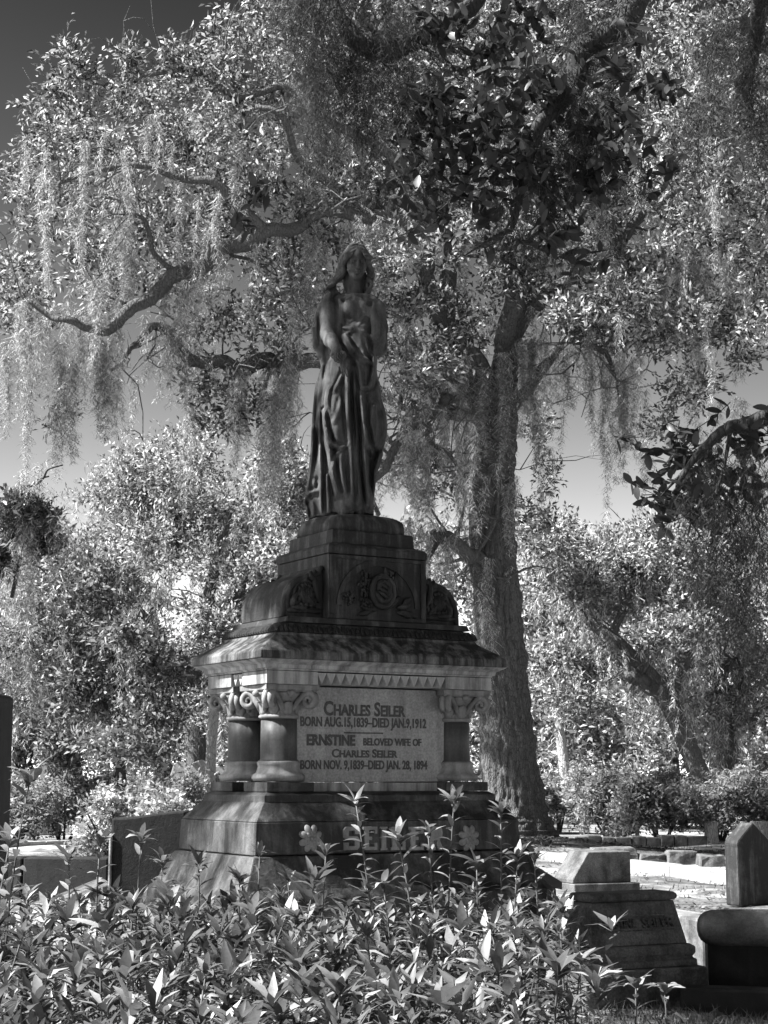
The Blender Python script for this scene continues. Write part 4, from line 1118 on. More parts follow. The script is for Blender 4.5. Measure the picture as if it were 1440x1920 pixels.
tree('leaning_oak', 'oak with a long trunk leaning left over the right-hand graves', 'tree',
     [[(1318,1470,43,.30),(1302,1430,43,.27),(1270,1350,43,.26),(1235,1290,43,.25),(1190,1240,43,.22),(1150,1200,43,.20),(1108,1165,43,.14),(1075,1130,43,.09)], [(1232,1288,43,.16),(1205,1275,42.5,.17),(1180,1268,42,.15),(1150,1265,42,.08)], [(1260,1330,43,.14),(1275,1270,43,.12),(1310,1210,43,.08)], [(1150,1200,43,.12),(1180,1120,43,.10),(1200,1020,43,.06)], [(1110,1168,43,.12),(1060,1110,43,.09),(1020,1060,43,.05)]],
     ring_blobs(scatter(1000,1330,1000,1130,24,48,rt,([990,1060,1100,1150,1230,1330],[960,900,890,940,980,960])) + [(1060,1300,45,50),(1140,1330,40,36),(1040,1230,50,44),(1290,1180,50,40),(1150,1100,60,44)], rt, 43, 2.5), 36000, .15, M['bark'], M['farleaf'], moss=(130, 1.8, .09, 80, .027), seed=35, group=G_FAR, twigs=(4, 2.4), tw=.15)
tree('forked_oak', 'smaller forked oak with twisting limbs at the right edge', 'tree',
     [[(1372,1480,46,.34),(1366,1420,46,.30),(1362,1390,46,.28)], [(1364,1400,46,.22),(1352,1360,46,.17),(1340,1310,46,.12),(1350,1260,46,.07)], [(1366,1400,46,.22),(1385,1350,46,.17),(1392,1300,46,.13),(1400,1220,46,.07)], [(1340,1270,46,.15),(1355,1265,46,.15),(1375,1240,46,.14),(1420,1235,46,.08)], [(1392,1300,46,.09),(1370,1290,46,.09),(1340,1300,46,.07)]],
     ring_blobs(scatter(1260,1470,960,1260,24,52,rt) + [(1420,1330,50,40),(1300,1330,40,40)], rt, 46, 2.5), 28000, .15, M['bark'], M['farleaf'], moss=(200, 2.2, .09, 80, .028), seed=36, group=G_FAR, twigs=(3, 2.0), tw=.15)
# slim pale trunks
tree('slender_tree', 'slender sunlit white trunk between the bushes right of the great oak', 'tree', [[(1062,1480,44,.16),(1056,1420,44,.14),(1050,1370,44,.13),(1046,1280,44,.09)], [(1048,1320,44,.05),(1075,1280,44,.03)]],
     ring_blobs([(1040,1290,46,40),(1070,1250,50,40),(1020,1240,50,50)], rt, 44, 1), 6000, .15, M['barkpale'], M['farleaf'], seed=37, twigs=(0,1), tw=.14)
tree('slender_tree', 'straight pale sunlit trunk just left of the monument columns', 'tree', [[(394,1500,40,.14),(396,1400,40,.125),(402,1330,40,.12),(404,1240,40,.09)], [(402,1320,40,.04),(380,1290,40,.025)]],
     ring_blobs([(420,1210,50,40),(390,1180,50,40)], rt, 40, 1), 5000, .14, M['barkpale'], M['farleaf'], seed=38, twigs=(0,1), tw=.13)
# the wood that closes the view, tree by tree
far = [(-20,1060,96,70,'rounded far oak at the left edge of the wood'), (130,1080,110,72,'far oak showing between the two left-hand mossy oaks'), (480,1010,120,70,'far oak standing just left of the monument roof'), (660,960,110,78,'far oak hidden mostly behind the statue base'),
       (800,960,110,74,'far oak between the statue base and the great trunk'), (1000,1080,90,70,'far oak right behind the great oak trunk'), (1130,1110,90,76,'far oak behind the leaning trunk'), (1250,1060,100,72,'far oak above the low slab at right'), (1400,1020,110,74,'far oak at the right edge of the wood'), (300,1180,110,80,'far oak behind the dark magnolia'), (-220,1060,120,66,'far oak just beyond the left edge of the picture'), (-420,1040,120,70,'second far oak beyond the left edge of the picture'), (1620,1060,120,70,'far oak beyond the right edge of the picture')]
for i, (px, top, w, Y, lab) in enumerate(far):
    bl = [(px + rt.uniform(-w,w), rt.uniform(top+40, 1400), rt.uniform(40,70), rt.uniform(30,55)) for _ in range(24)] + [(px, top+40, 60, 40)]
    tree('far_oak', lab, 'tree', [[(px+8,1490,Y,.5),(px,1380,Y,.42),(px-6,1250,Y,.3),(px+4,top+60,Y,.1)]], ring_blobs(bl, rt, Y, 4), 10000, .32, M['bark'], M['farleaf'], moss=(50, 2.6, .3, 50, .036), seed=50+i, group=G_FAR, twigs=(3, 3.0), tw=.28)

ru = np.random.default_rng(64); ub = []
for x in range(-540, 1990, 66):
    for y in (1330, 1390, 1440): ub.append(px_blob(x + ru.uniform(-25,25), y + ru.uniform(-20,20), ru.uniform(58, 72), 55, 38))
P, T = clumps(ub, 52000, ru, 12, .3, 8, .25); P = P[P[:,2] > .05]
V, F = leaves(P, .31, ru, .42)
tag(np_obj('woodland_understory', V, F, M['farleaf']), 'far thicket of undergrowth filling the gaps between the background trunks', 'undergrowth', kind='stuff')
# unseen trees added left, right and behind the camera to block horizon glow
rw = np.random.default_rng(12); wb = []
for k in range(150):
    az = math.radians(rw.uniform(24, 336)); R_ = rw.uniform(34, 48); wb.append((R_*math.sin(az), 10 + R_*math.cos(az), rw.uniform(1.5, 11.5), 3.2, 3.2, 2.4, 1))
wb = [q for q in wb if not (q[1] > 0 and abs(q[0]) < .26*q[1] + 7)]
P, T = clumps(wb, 30000, rw, 12, .3, 8, .5); P = P[P[:,2] > .05]
V, F = leaves(P, .85, rw, .5)
tag(np_obj('unseen_wood_belt', V, F, M['oakleaf']), 'unseen belt of trees added round the burial ground to cut low skylight', 'wood', kind='stuff')
# ---------------------------------------------------------------- bushes among the graves
def bush(name, label, px, py, Y, w, h, n, leaf, mat, seed, group=None, stems=7, flowers=0):
    rng = np.random.default_rng(seed); b = at(px, 1500, Y); root = empty(name, (b.x, Y, 0)); tag(root, label, 'bush', group)
    w = w*1.25; n = int(n*1.2); k = Y/F_PX; top = zat(py - h, Y); W = w*k
    m = MB()
    for _ in range(stems):
        a = rng.uniform(-1,1); e = Vector((a*W*.8, rng.uniform(-.5,.5)*W, top*rng.uniform(.55,.9)))
        m.tube([(a*W*.15,0,0), (a*W*.45, e.y*.5, e.z*.5), tuple(e)], [.03,.02,.008], 5)
    m.build('stems', M['barkdark'], root)
    bl = [(rng.uniform(-.75,.75)*W, rng.uniform(-.6,.6)*W, top*rng.uniform(.3,.8), W*.38, W*.38, top*.26, 1) for _ in range(12)]
    P, T = clumps(bl, n, rng, 10, .32, 8, .07)
    P = P[P[:,2] > .02]
    V, F = leaves(P, leaf, rng, .42, .6)
    o = np_obj('foliage', V, F, mat, root); tag(o, kind='stuff')
    if flowers:
        fp = T[rng.integers(0, len(T), flowers)]; fp = fp[fp[:,2] > top*.45]
        V, F = leaves(np.repeat(fp, 5, 0) + rng.normal(size=(len(fp)*5,3))*.03, .09, rng, .8, .6)
        o = np_obj('blossoms', V, F, M['petal'], root); tag(o, kind='stuff')
    return root
M['petal'] = leaf_mat('white petals', .75, .85, .35, .8)
M['bushleaf'] = leaf_mat('bush leaf', .14, .48, .45, .55, 1.4)
bushes = [
 ('low dense bush at the left edge behind the dark pillar', 30, 1545, 34, 70, 85, 6500, 'bushleaf', 0), ('rounded bush left of the flowering bush', 120, 1540, 35, 75, 80, 7000, 'bushleaf', 0),
 ('bush covered in white blossom left of the monument', 240, 1540, 22, 75, 62, 6000, 'bushleaf', 260), ('dark bush between the white blossom and the monument', 325, 1530, 26, 60, 75, 6000, 'bushleaf', 0),
 ('tall bush behind the white blossom', 290, 1520, 40, 110, 70, 7500, 'bushleaf', 30), ('pale bush just behind the monument columns at left', 385, 1530, 42, 50, 70, 4000, 'bushleaf', 20),
 ('bright bush beside the great oak trunk', 1045, 1530, 40, 55, 72, 6500, 'bushleaf', 0), ('spreading bush behind the round paddle marker', 1150, 1556, 35, 75, 110, 9000, 'bushleaf', 0), ('bush with bare stems right of the round paddle marker', 1235, 1560, 34, 60, 95, 7500, 'bushleaf', 0),
 ('wide bush below the leaning trunk', 1240, 1520, 44, 90, 75, 7500, 'bushleaf', 0), ('dark-centred bush behind the gabled headstone', 1345, 1556, 35, 75, 100, 8500, 'bushleaf', 0), ('bush at the right edge of the picture', 1430, 1556, 35, 55, 115, 6500, 'bushleaf', 0),
 ('far bush under the slender white trunk', 1080, 1500, 52, 60, 50, 4000, 'bushleaf', 0), ('bush seen through the columns gap at the back right', 930, 1530, 44, 70, 60, 4000, 'bushleaf', 0)]
for i, (lab, px, py, Y, w, h, n, mt, fl) in enumerate(bushes):
    bush('garden_bush', lab, px, py, Y, w, h, n, .11 if Y > 30 else .085, M[mt], 90+i, 'bushes among the graves', flowers=fl)

# ---------------------------------------------------------------- the oak that overhangs the camera and the monument
rn = np.random.default_rng(5)
no = empty('overhanging_live_oak', (5.2, 7.2, 0))
tag(no, 'nearby live oak whose dark mossy boughs hang down from the top of the picture', 'tree')
nv = np.array(no.location)
def nlimb(name, pts, n=8):
    C = curve(pts, n); m = MB(); P = [Vector(c[:3]) - Vector(no.location) for c in C]
    P = wob_path(P, [c[3] for c in C], rn, .25); m.tube(P, [float(c[3]) for c in C], 12)
    m.build(name, M['barkdark'], no, True); return [np.array(c[:3]) for c in C]
nlimb('trunk', [(5.2,7.2,0,.62),(5.2,7.25,.5,.5),(5.15,7.3,2.0,.45),(5.0,7.4,3.6,.42),(4.6,7.6,5.0,.36)])
lim = []
lim.append(nlimb('limb', [(5.0,7.4,4.2,.26),(3.8,8.6,6.2,.22),(2.4,9.3,6.6,.18)] + [tuple(at(1240,-60,9.3))+(.11,), tuple(at(1165,45,9.2))+(.085,), tuple(at(1090,95,9.2))+(.075,), tuple(at(1075,160,9.2))+(.06,), tuple(at(1010,240,9.1))+(.045,), tuple(at(985,330,9.1))+(.03,), tuple(at(960,430,9.1))+(.015,)]))
lim.append(nlimb('limb', [(4.6,7.6,5.0,.26),(3.2,9.6,7.4,.22),(1.2,10.8,8.0,.18),(-1.2,11.8,8.4,.15),(-3.6,12.6,8.9,.11),(-5.6,13.4,9.4,.06)]))
lim.append(nlimb('limb', [(1.2,10.8,8.0,.14),(.6,9.8,7.2,.10)] + [tuple(at(905,-40,9.4))+(.07,), tuple(at(840,40,9.3))+(.06,), tuple(at(770,80,9.2))+(.06,), tuple(at(715,98,9.1))+(.06,), tuple(at(665,75,9.0))+(.05,), tuple(at(630,20,9.0))+(.04,), tuple(at(600,-50,9.0))+(.03,)]))
lim.append(nlimb('limb', [(4.9,7.4,3.6,.16),(3.4,8.6,3.9,.10)] + [tuple(at(1440,780,8.8))+(.05,), tuple(at(1370,800,8.8))+(.035,), tuple(at(1310,850,8.8))+(.022,), tuple(at(1270,910,8.8))+(.012,)]))
lim.append(nlimb('limb', [(2.4,9.3,6.6,.10)] + [tuple(at(1420,60,10))+(.05,), tuple(at(1400,160,10))+(.04,), tuple(at(1410,220,10))+(.02,)]))
for a, b_ in (((1010,240),(880,250)), ((1075,160),(1170,300)), ((1010,240),(900,330)), ((985,330),(1090,440)), ((770,80),(860,150)), ((960,430),(870,480)), ((1165,45),(1220,190)), ((940,130),(990,140)), ((720,350),(800,370)), ((1310,850),(1240,930)), ((1370,800),(1330,960)), ((985,330),(930,470))):
    lim.append(nlimb('limb', [tuple(at(a[0],a[1],9.15))+(.014,), tuple(at((a[0]+b_[0])/2+8,(a[1]+b_[1])/2-8,9.1))+(.010,), tuple(at(b_[0],b_[1],9.0))+(.005,)], 5))
# leaves: the largest 300 one by one, the rest together
def big_leaf(L, w, n=5):
    V, F = [], []
    for i in range(n+1):
        t = i/n; ww = w*math.sin(math.pi*min(.99, .06+.9*t))**.75; z = -.16*L*t*t
        V += [(-ww, L*t, z+.10*w), (0, L*t, z), (ww, L*t, z+.10*w)]
    for i in range(n):
        a = 3*i; F += [(a,a+1,a+4,a+3),(a+1,a+2,a+5,a+4)]
    return V, F
V_, F_ = big_leaf(.085, .021, 4)
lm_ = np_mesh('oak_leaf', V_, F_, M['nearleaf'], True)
near_spots = [(830,200,70,60),(900,120,70,60),(960,60,70,50),(860,290,80,60),(790,260,60,60),(940,230,60,70),(1010,150,60,60),(960,330,60,60),(1050,350,60,60),(1120,330,55,60),(1090,250,50,50),(1150,240,45,45),(1180,300,40,40),(1040,440,50,35),(880,390,60,40),(720,60,50,35),(750,330,40,30),(820,60,60,40),
   (1130,120,50,50),(1230,190,35,35),(1230,320,30,25),(470,380,16,34),(478,440,14,14),(1080,470,40,25),(790,410,40,20),
   (1300,880,60,50),(1260,930,40,45),(1360,840,60,40),(1240,960,25,20),(1310,960,40,40),(1390,900,50,50),(1420,800,30,30),(1270,850,40,30),(1250,900,30,30)]
tips = []
for i, (px, py, rx, ry) in enumerate(near_spots):
    Y = 9.1 + rn.uniform(-.35,.5); c = at(px, py, Y); k = Y/F_PX
    for _ in range(int(2 + rx*ry/230)):
        q = rn.normal(size=3)*.55; tips.append(np.array((c.x + q[0]*rx*k, c.y + q[1]*.25, c.z + q[2]*ry*k)))
tips = np.array(tips)
tw = MB(); LP = []
for t in tips:
    d = Vector(rn.normal(size=3)); d.z = d.z*.5 - .25; d.normalize()
    a = Vector(t); tw.tube([a - d*.16 + Vector((0,0,.02)), a - d*.06, a + d*.03], [.0035,.003,.0015], 4)
    for j in range(7):
        q = a - d*(.15*rn.random()); dd = (d*.6 + Vector(rn.normal(size=3))*.7).normalized(); LP.append((q, dd))
tw.xf(Matrix.Translation(-Vector(no.location))); tag(tw.build('twigs', M['barkdark'], no), kind='stuff')
VV, FF, off_ = [], [], 0
order = rn.permutation(len(LP))
for kk, i in enumerate(order):
    q, dd = LP[i]
    rot = dd.to_track_quat('Y', 'Z').to_matrix().to_4x4() @ Matrix.Rotation(rn.uniform(-1.2,1.2), 4, 'Y')
    mw = Matrix.Translation(q - Vector(no.location)) @ rot @ Matrix.Scale(rn.uniform(.75,1.25), 4)
    if kk < 300:
        o = link(bpy.data.objects.new('oak_leaf', lm_), no); o.matrix_local = mw
    else:
        VV += [mw @ Vector(v) for v in V_]; FF += [tuple(j + off_ for j in f) for f in F_]; off_ += len(V_)
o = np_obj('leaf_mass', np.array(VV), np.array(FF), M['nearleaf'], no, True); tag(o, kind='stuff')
# the canopy above the picture: it shades the statue and lets spots of sun through
cb = []
while len(cb) < 100:
    x, y, z = rn.uniform(-9.0, 4.5), rn.uniform(1.0, 14.0), rn.uniform(4.5, 11.0); r = rn.uniform(.5, .95)
    if z - r*1.35 < EYE + .487*y + .1: continue
    x0 = x + (z-1.3)/math.tan(SUN_EL)*math.cos(SUN_BACK); y0 = y - (z-1.3)/math.tan(SUN_EL)*math.sin(SUN_BACK)
    if abs(x0+.95) < 1.35 and abs(y0-10.2) < 1.35: continue
    x0 += .6/math.tan(SUN_EL)*math.cos(SUN_BACK); y0 -= .6/math.tan(SUN_EL)*math.sin(SUN_BACK)
    if -3 < x0 < 1.2 and y0 < 8.6 and rn.random() < .35: continue
    cb.append((x, y, z, r*1.2, r*1.2, r*.7, 1))
for k in range(34):                                                  # unseen clumps added on the sun's side to dapple the monument
    zt_ = rn.uniform(8.6, 11.2); q = (zt_ - rn.uniform(.5, 2.6))/math.tan(SUN_EL); r = rn.uniform(.25, .45)
    x = -.75 + rn.uniform(-.5,.5) - q*math.cos(SUN_BACK); y = 10.3 + rn.uniform(-.6,.8) + q*math.sin(SUN_BACK)
    if zt_ - r < EYE + .487*y + .2: zt_ = EYE + .487*y + .2 + r
    cb.append((x, y, zt_, r*1.3, r*1.3, r*.8, 1.6))
for k in range(4):  # clumps added to shade the statue's head
    zt_ = rn.uniform(8.2, 9.6); q = (zt_-4.1)/math.tan(SUN_EL); cb.append((-.25 - q*math.cos(SUN_BACK) + rn.uniform(-.3,.3), 10.35 + q*math.sin(SUN_BACK) + rn.uniform(-.3,.3), max(zt_, 7.9), .5, .5, .35, 1.5))
for k in range(22):  # clumps added to shade the graves at right
    zt_ = rn.uniform(7.4, 10.5); q = zt_/math.tan(SUN_EL); x = rn.uniform(1.2, 3.2) - q*math.cos(SUN_BACK); y = rn.uniform(8.4, 11.0) + q*math.sin(SUN_BACK); r = rn.uniform(.4,.75)
    if zt_ - r < EYE + .487*y + .2: zt_ = EYE + .487*y + .2 + r
    cb.append((x, y, zt_, r*1.3, r*1.3, r*.7, 1.0))
P, T = clumps(cb, 60000, rn, 10, .26, 8, .12)
P = P[P[:,2] > EYE + .485*P[:,1] + .15]
# openings cut in the unseen canopy so streaks of sun reach the monument's left side
ln_, dn_ = np.array((-_cy, -_sy, 0)), np.array((-_sy, _cy, 0)); sd_ = np.array(SUN_DIR); p0_ = np.array(MON) + ln_*(CW+.08)
tt_ = ((P - p0_) @ ln_)/(sd_ @ ln_); Q_ = P - tt_[:,None]*sd_; a_ = ((Q_ - np.array(MON)) @ dn_)/CD + .10*np.sin(Q_[:,2]*7) + .05*np.sin(Q_[:,2]*19); z_ = Q_[:,2]
open_ = np.zeros(len(P), bool)
for t0, t1, z0, z1 in ((-1.9,-.82,.2,1.28), (-1.6,-.78,1.84,2.2), (-.42,-.10,1.80,2.6), (.30,.60,1.84,2.6), (-.2,.02,.2,1.2)):
    open_ |= (a_ > t0-.20) & (a_ < t1+.20) & (z_ > z0-.06) & (z_ < z1+.06)
t2_ = (P[:,1] - 10.2)/sd_[1]; X_ = P - t2_[:,None]*sd_
open_ |= (X_[:,0] > -.85) & (X_[:,0] < -.24) & (X_[:,2] > 3.35) & (X_[:,2] < 4.75)
P = P[~open_]
V, F = leaves(P, .105, rn, .5)
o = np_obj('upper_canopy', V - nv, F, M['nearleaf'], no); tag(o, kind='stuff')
# its moss: dense dark curtains
mt_ = []
for px, py, Y, L, rad, n in ((600,-60,9.0,1.35,.16,5), (640,-40,9.0,1.5,.2,6), (575,-60,8.9,1.25,.12,4), (665,60,9.0,1.1,.16,5), (700,90,9.1,.75,.14,5), (620,120,9.0,1.0,.14,4), (745,85,9.15,.5,.12,4), (1100,60,9.2,.9,.10,4), (1075,140,9.2,1.0,.10,4), (1020,240,9.1,.8,.10,4), (995,320,9.1,.6,.09,3), (1090,-40,9.2,.9,.10,3), (1150,30,9.2,.5,.08,3),
        (1360,-60,9.8,1.2,.14,4), (1400,140,10,1.1,.12,4), (1330,60,9.8,.9,.1,3), (1430,-20,9.8,1.3,.14,3), (830,10,9.3,.6,.12,4), (760,200,9.2,.5,.1,3), (1350,880,8.8,.9,.12,4), (1400,840,8.8,1.2,.14,5), (1430,880,8.8,1.2,.12,4), (1320,920,8.8,.9,.05,2), (1380,960,8.8,.8,.08,3), (540,-30,9,.8,.08,2), (1190,300,9.3,.5,.07,2), (1290,200,9.6,.6,.08,3)):
    c = np.array(at(px, py, Y)); tp = c + rn.normal(size=(n,3))*np.array((rad*.8, rad*.8, .08))
    k2 = n*2; tp = c + rn.normal(size=(k2,3))*np.array((rad*.9, rad*.9, .10))
    mt_.append(tresses(tp, L*rn.uniform(.3,1.1,k2), rad*rn.uniform(.2,.55,k2), rn, 190, .0055, .13, 4, .016))
V, F = cat(mt_)
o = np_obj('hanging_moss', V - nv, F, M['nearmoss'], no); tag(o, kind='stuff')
# ================================================================== ground
def gy(py):
    r = (960.0 - py)/F_PX
    return -EYE*(_cp - r*_sp)/(r*_cp + _sp)
def gp(px, py):
    """ground point seen at px, py"""
    p = at(px, py, gy(py)); return Vector((p.x, p.y, 0))
OAKB = at(968, 1592, 30)
def ground_h(x, y):
    d2 = ((x-OAKB.x)/1.9)**2 + ((y-OAKB.y+.5)/2.6)**2
    near = np.exp(-((y-20)/60.0)**2)
    return .34*np.exp(-d2) + near*(.022*np.sin(1.3*x+.7*y) + .018*np.sin(2.1*y-.9*x+1) + .010*np.sin(4.7*x+3.9*y)) - .03
u = np.linspace(-1, 1, 190); gx = np.sign(u)*(np.abs(u)*22 + np.abs(u)**6*900)
v = np.linspace(0, 1, 200); gyv = -30 + v*85 + v**8*1500
X, Yg = np.meshgrid(gx, gyv, indexing='ij'); Zg = ground_h(X, Yg)
Vg = np.stack([X, Yg, Zg], 2).reshape(-1,3); n1 = len(gyv)
ii, jj = np.meshgrid(np.arange(len(gx)-1), np.arange(n1-1), indexing='ij'); b0 = (ii*n1 + jj).ravel()
Fg = np.stack([b0, b0+n1, b0+n1+1, b0+1], 1)
m, nt, b = new_mat('sandy cemetery ground')
vv = coords(nt)
n_l = noise(nt, vv, .35, 6, .6, .4); n_m = noise(nt, vv, 2.3, 8, .7, .6); n_f = noise(nt, vv, 26, 6, .75)
cmb = nd(nt, 'ShaderNodeMix', data_type='FLOAT'); cmb.inputs[0].default_value = .55
nt.links.new(n_l, cmb.inputs[2]); nt.links.new(n_m, cmb.inputs[3])
sand = ramp(nt, cmb.outputs[0], [(.38, .06), (.48, .16), (.56, .38), (.72, .52)])
fine = ramp(nt, n_f, [(.3, .55), (.5, 1.0), (.7, 1.15)])
nt.links.new(mult(nt, sand, fine), b.inputs['Base Color']); b.inputs['Roughness'].default_value = .95; b.inputs['Specular IOR Level'].default_value = .1
bump(nt, b, n_f, .8, .03)
ground = np_obj('ground', Vg, Fg, m, None, True); tag(ground, kind='structure')
mb_, nt, b = new_mat('added dark bed soil')  # dark sheet added over the sand to cut bounce light under the shrubs
nf = noise(nt, coords(nt), 18, 7, .75)
nt.links.new(ramp(nt, nf, [(.3,.015),(.7,.06)]), b.inputs['Base Color']); b.inputs['Roughness'].default_value = .95; bump(nt, b, nf, .8, .03)
bx_ = np.linspace(-2.6, 1.05, 40); by_ = np.linspace(2.5, 8.6, 50); BX_, BY_ = np.meshgrid(bx_, by_, indexing='ij')
BZ_ = np.maximum(ground_h(BX_, BY_), -.02) + .02 + .012*np.sin(9*BX_+3*BY_)*np.sin(7*BY_-2*BX_)
i_, j_ = np.meshgrid(np.arange(39), np.arange(49), indexing='ij'); q_ = (i_*50 + j_).ravel()
tag(np_obj('dark_bed_sheet', np.stack([BX_, BY_, BZ_], 2).reshape(-1,3), np.stack([q_, q_+50, q_+51, q_+1], 1), mb_, None, True), kind='structure')
def gz(p): return float(ground_h(np.array(p[0]), np.array(p[1])))
# fallen leaves and dry grass
rl = np.random.default_rng(3)
m_lit = leaf_mat('fallen leaves', .05, .26, .1, .8)
n = 34000
lx = np.concatenate([rl.uniform(-4, 9, n//2), rl.normal(OAKB.x+.2, 2.0, n//4), rl.uniform(.9, 5.0, n//4)]); ly = np.concatenate([rl.uniform(10, 34, n//2), rl.normal(OAKB.y-1.2, 1.5, n//4), rl.uniform(7, 20, n//4)])
pat = np.sin(lx*1.7+ly*.6)+np.sin(ly*1.1-lx*.5+2)+rl.normal(size=len(lx))*.7 > .2
lx, ly = lx[pat], ly[pat]
Pl = np.stack([lx, ly, ground_h(lx, ly)+.012], 1); k = len(Pl)
ang = rl.uniform(0, 6.283, k); L = rl.uniform(.03,.075,k)*(1+ly/60); d = np.stack([np.cos(ang), np.sin(ang), rl.normal(size=k)*.25], 1); s_ = np.stack([-np.sin(ang), np.cos(ang), rl.normal(size=k)*.25], 1)
V = np.stack([Pl, Pl + d*L[:,None]*.5 + s_*L[:,None]*.22, Pl + d*L[:,None], Pl + d*L[:,None]*.5 - s_*L[:,None]*.22 + np.array((0,0,.004))], 1).reshape(-1,3)
tag(np_obj('fallen_leaves', V, np.arange(4*k).reshape(-1,4), m_lit), 'dry fallen leaves and litter scattered over the sandy ground', 'leaf litter', kind='stuff')
m_gr = leaf_mat('dry grass', .07, .20, .3, .7)
n = 16000
bx = np.concatenate([rl.uniform(.7, 3.0, n//2), rl.uniform(-5, 9, n//2)]); by = np.concatenate([rl.uniform(6.5, 10.5, n//2), rl.uniform(12, 34, n//2)])
pat = (by < 11) | (np.sin(bx*.9+by*.5)+np.sin(by*.8-bx*.7) > .3)
bx, by = bx[pat], by[pat]; k = len(bx)
H = rl.uniform(.02,.075,k); a = rl.uniform(0, 6.283, k); ln = rl.normal(size=(k,2))*.5
Pb = np.stack([bx, by, ground_h(bx, by)-.005], 1); w = .0035 + by*.00035
V = np.stack([Pb - np.stack([np.cos(a)*w, np.sin(a)*w, 0*a], 1), Pb + np.stack([np.cos(a)*w, np.sin(a)*w, 0*a], 1), Pb + np.stack([ln[:,0]*H, ln[:,1]*H, H], 1)], 1).reshape(-1,3)
tag(np_obj('dry_grass', V, np.arange(3*k).reshape(-1,3), m_gr), 'thin dry grass growing in tufts on the sandy ground', 'grass', kind='stuff')

# ================================================================== other graves and stones
M['white'] = stone('white marble', 0.34, 0.14, 0.25, 0.3, 0.8, 0.2, 0.4, 0.004)
M['brick'] = stone('old dark kerb stone', 0.22, 0.05, 0.5, 0.2, 0.9, 0.4, 0.9, 0.01)
M['black'] = stone('near-black stone', 0.022, 0.008, 0.5, 0.3, 0.8, 0.3, 0.5, 0.005)  # one near-black tone for walls, footing, pillar and small parts
# marker with the raised name
a = gp(1178, 1884); mk = empty('grave_marker', (a.x, a.y + .12, 0), math.radians(26))
tag(mk, 'stepped lichened grave marker with a raised woman\'s name, in front of the monument\'s right side', 'grave marker')
MB().stack([(-.05,.44,.25),(.205,.435,.245),(.215,.425,.235)]).build('plinth', M['marker'], mk, bevel=.012)
MB().stack([(.2175,.395,.205),(.255,.393,.203),(.262,.375,.185),(.275,.375,.185),(.29,.388,.198),(.33,.388,.198),(.345,.365,.175)]).build('moulded_base', M['marker'], mk, bevel=.008)
tp = .175
MB().stack([(.3475,.350,.165),(.60,.300,.105)]).build('die', M['marker'], mk, bevel=.006)
MB().stack([(.6025,.305,.110),(.618,.318,.122),(.640,.316,.120),(.652,.300,.104)]).build('top_slab', M['marker'], mk, bevel=.006)
tilt = math.atan2(.06, .2525)
band = empty('name_band', (0, -.165 + .06*(.475-.3475)/.2525, .475), 0, mk); band.rotation_euler = (-tilt, 0, 0)
MB().box(-.285,.285,-.008,.01,-.048,-.040).build('band_edge', M['marker'], band); MB().box(-.275,.275,-.008,.01,.040,.047).build('band_edge', M['marker'], band)
text('ERNSTINE', -.265, -.015, -.028, .054, M['marker'], band, -.006, 'raised_name', bold=.02, ext=.013); text('SEILER', .035, .262, -.028, .054, M['marker'], band, -.006, 'raised_name', bold=.02, ext=.013)
# pale coping that runs towards the camera behind the marker
def wall(name, label, A, B, w, h, mat, cat_='kerb', bevel=.02, group=None, parts=1, z0=-.06, rough=.0, top=None, wtop=None):
    """low wall from A to B (ground points on its middle line), in lengths of stone"""
    A = Vector(A); B = Vector(B); d = B - A; L = d.length; r = empty(name, A, math.atan2(d.y, d.x)); tag(r, label, cat_, group)
    rr = random.Random(len(label)); wt = wtop or w
    x = 0.0
    for i in range(parts):
        l = L/parts*(1 + rr.uniform(-.18,.18)) if i < parts-1 else L - x
        l = min(l, L - x); hh = h*(1 + rr.uniform(-rough, rough)); e = rr.uniform(-rough, rough)*.2
        m = MB(); m.rings([[(x+.006,-w/2+e,z0),(x+l-.006,-w/2+e,z0),(x+l-.006,w/2+e,z0),(x+.006,w/2+e,z0)], [(x+.006+rr.uniform(0,.3)*rough*.1,-wt/2+e,hh),(x+l-.006,-wt/2+e,hh*(1+rr.uniform(-.4,.4)*rough)),(x+l-.006,wt/2+e,hh),(x+.006,wt/2+e,hh)]])
        m.build('stone', mat, r, bevel=bevel); x += l
    return r
wall('grave_coping', 'long pale cement coping receding behind the named grave marker', (1.43-.25, 15.6, 0), (2.35, 11.7, 0), .26, .36, M['coping'], 'coping', parts=2)
# rounded coping bar on a dark footing at the right edge
c = Vector((1.99, 10.6, .115)); rc_ = empty('rounded_coping', c, math.radians(-8)); tag(rc_, 'thick rounded coping bar like a barrel at the right edge, on a dark footing', 'coping')
prof = []
for z, r in ((.0,.02),(.006,.05),(.022,.078),(.05,.098),(.09,.110),(.15,.115),(.5,.117),(1.2,.118),(1.9,.118)): prof.append([(z, r*math.cos(t), .285 + r*math.sin(t)) for t in np.linspace(0, 2*math.pi, 25)[:-1]])
MB().rings(prof).build('rounded_bar', M['barrel'], rc_, True)
MB().box(.06, 1.9, -.04, .10, -.17, .19).build('footing', M['black'], rc_, bevel=.01)
wall('grave_coping', 'dark low kerb on the shaded ground right of the named grave marker', (1.75, 9.9, 0), (3.0, 9.55, 0), .16, .13, M['black'], 'coping')
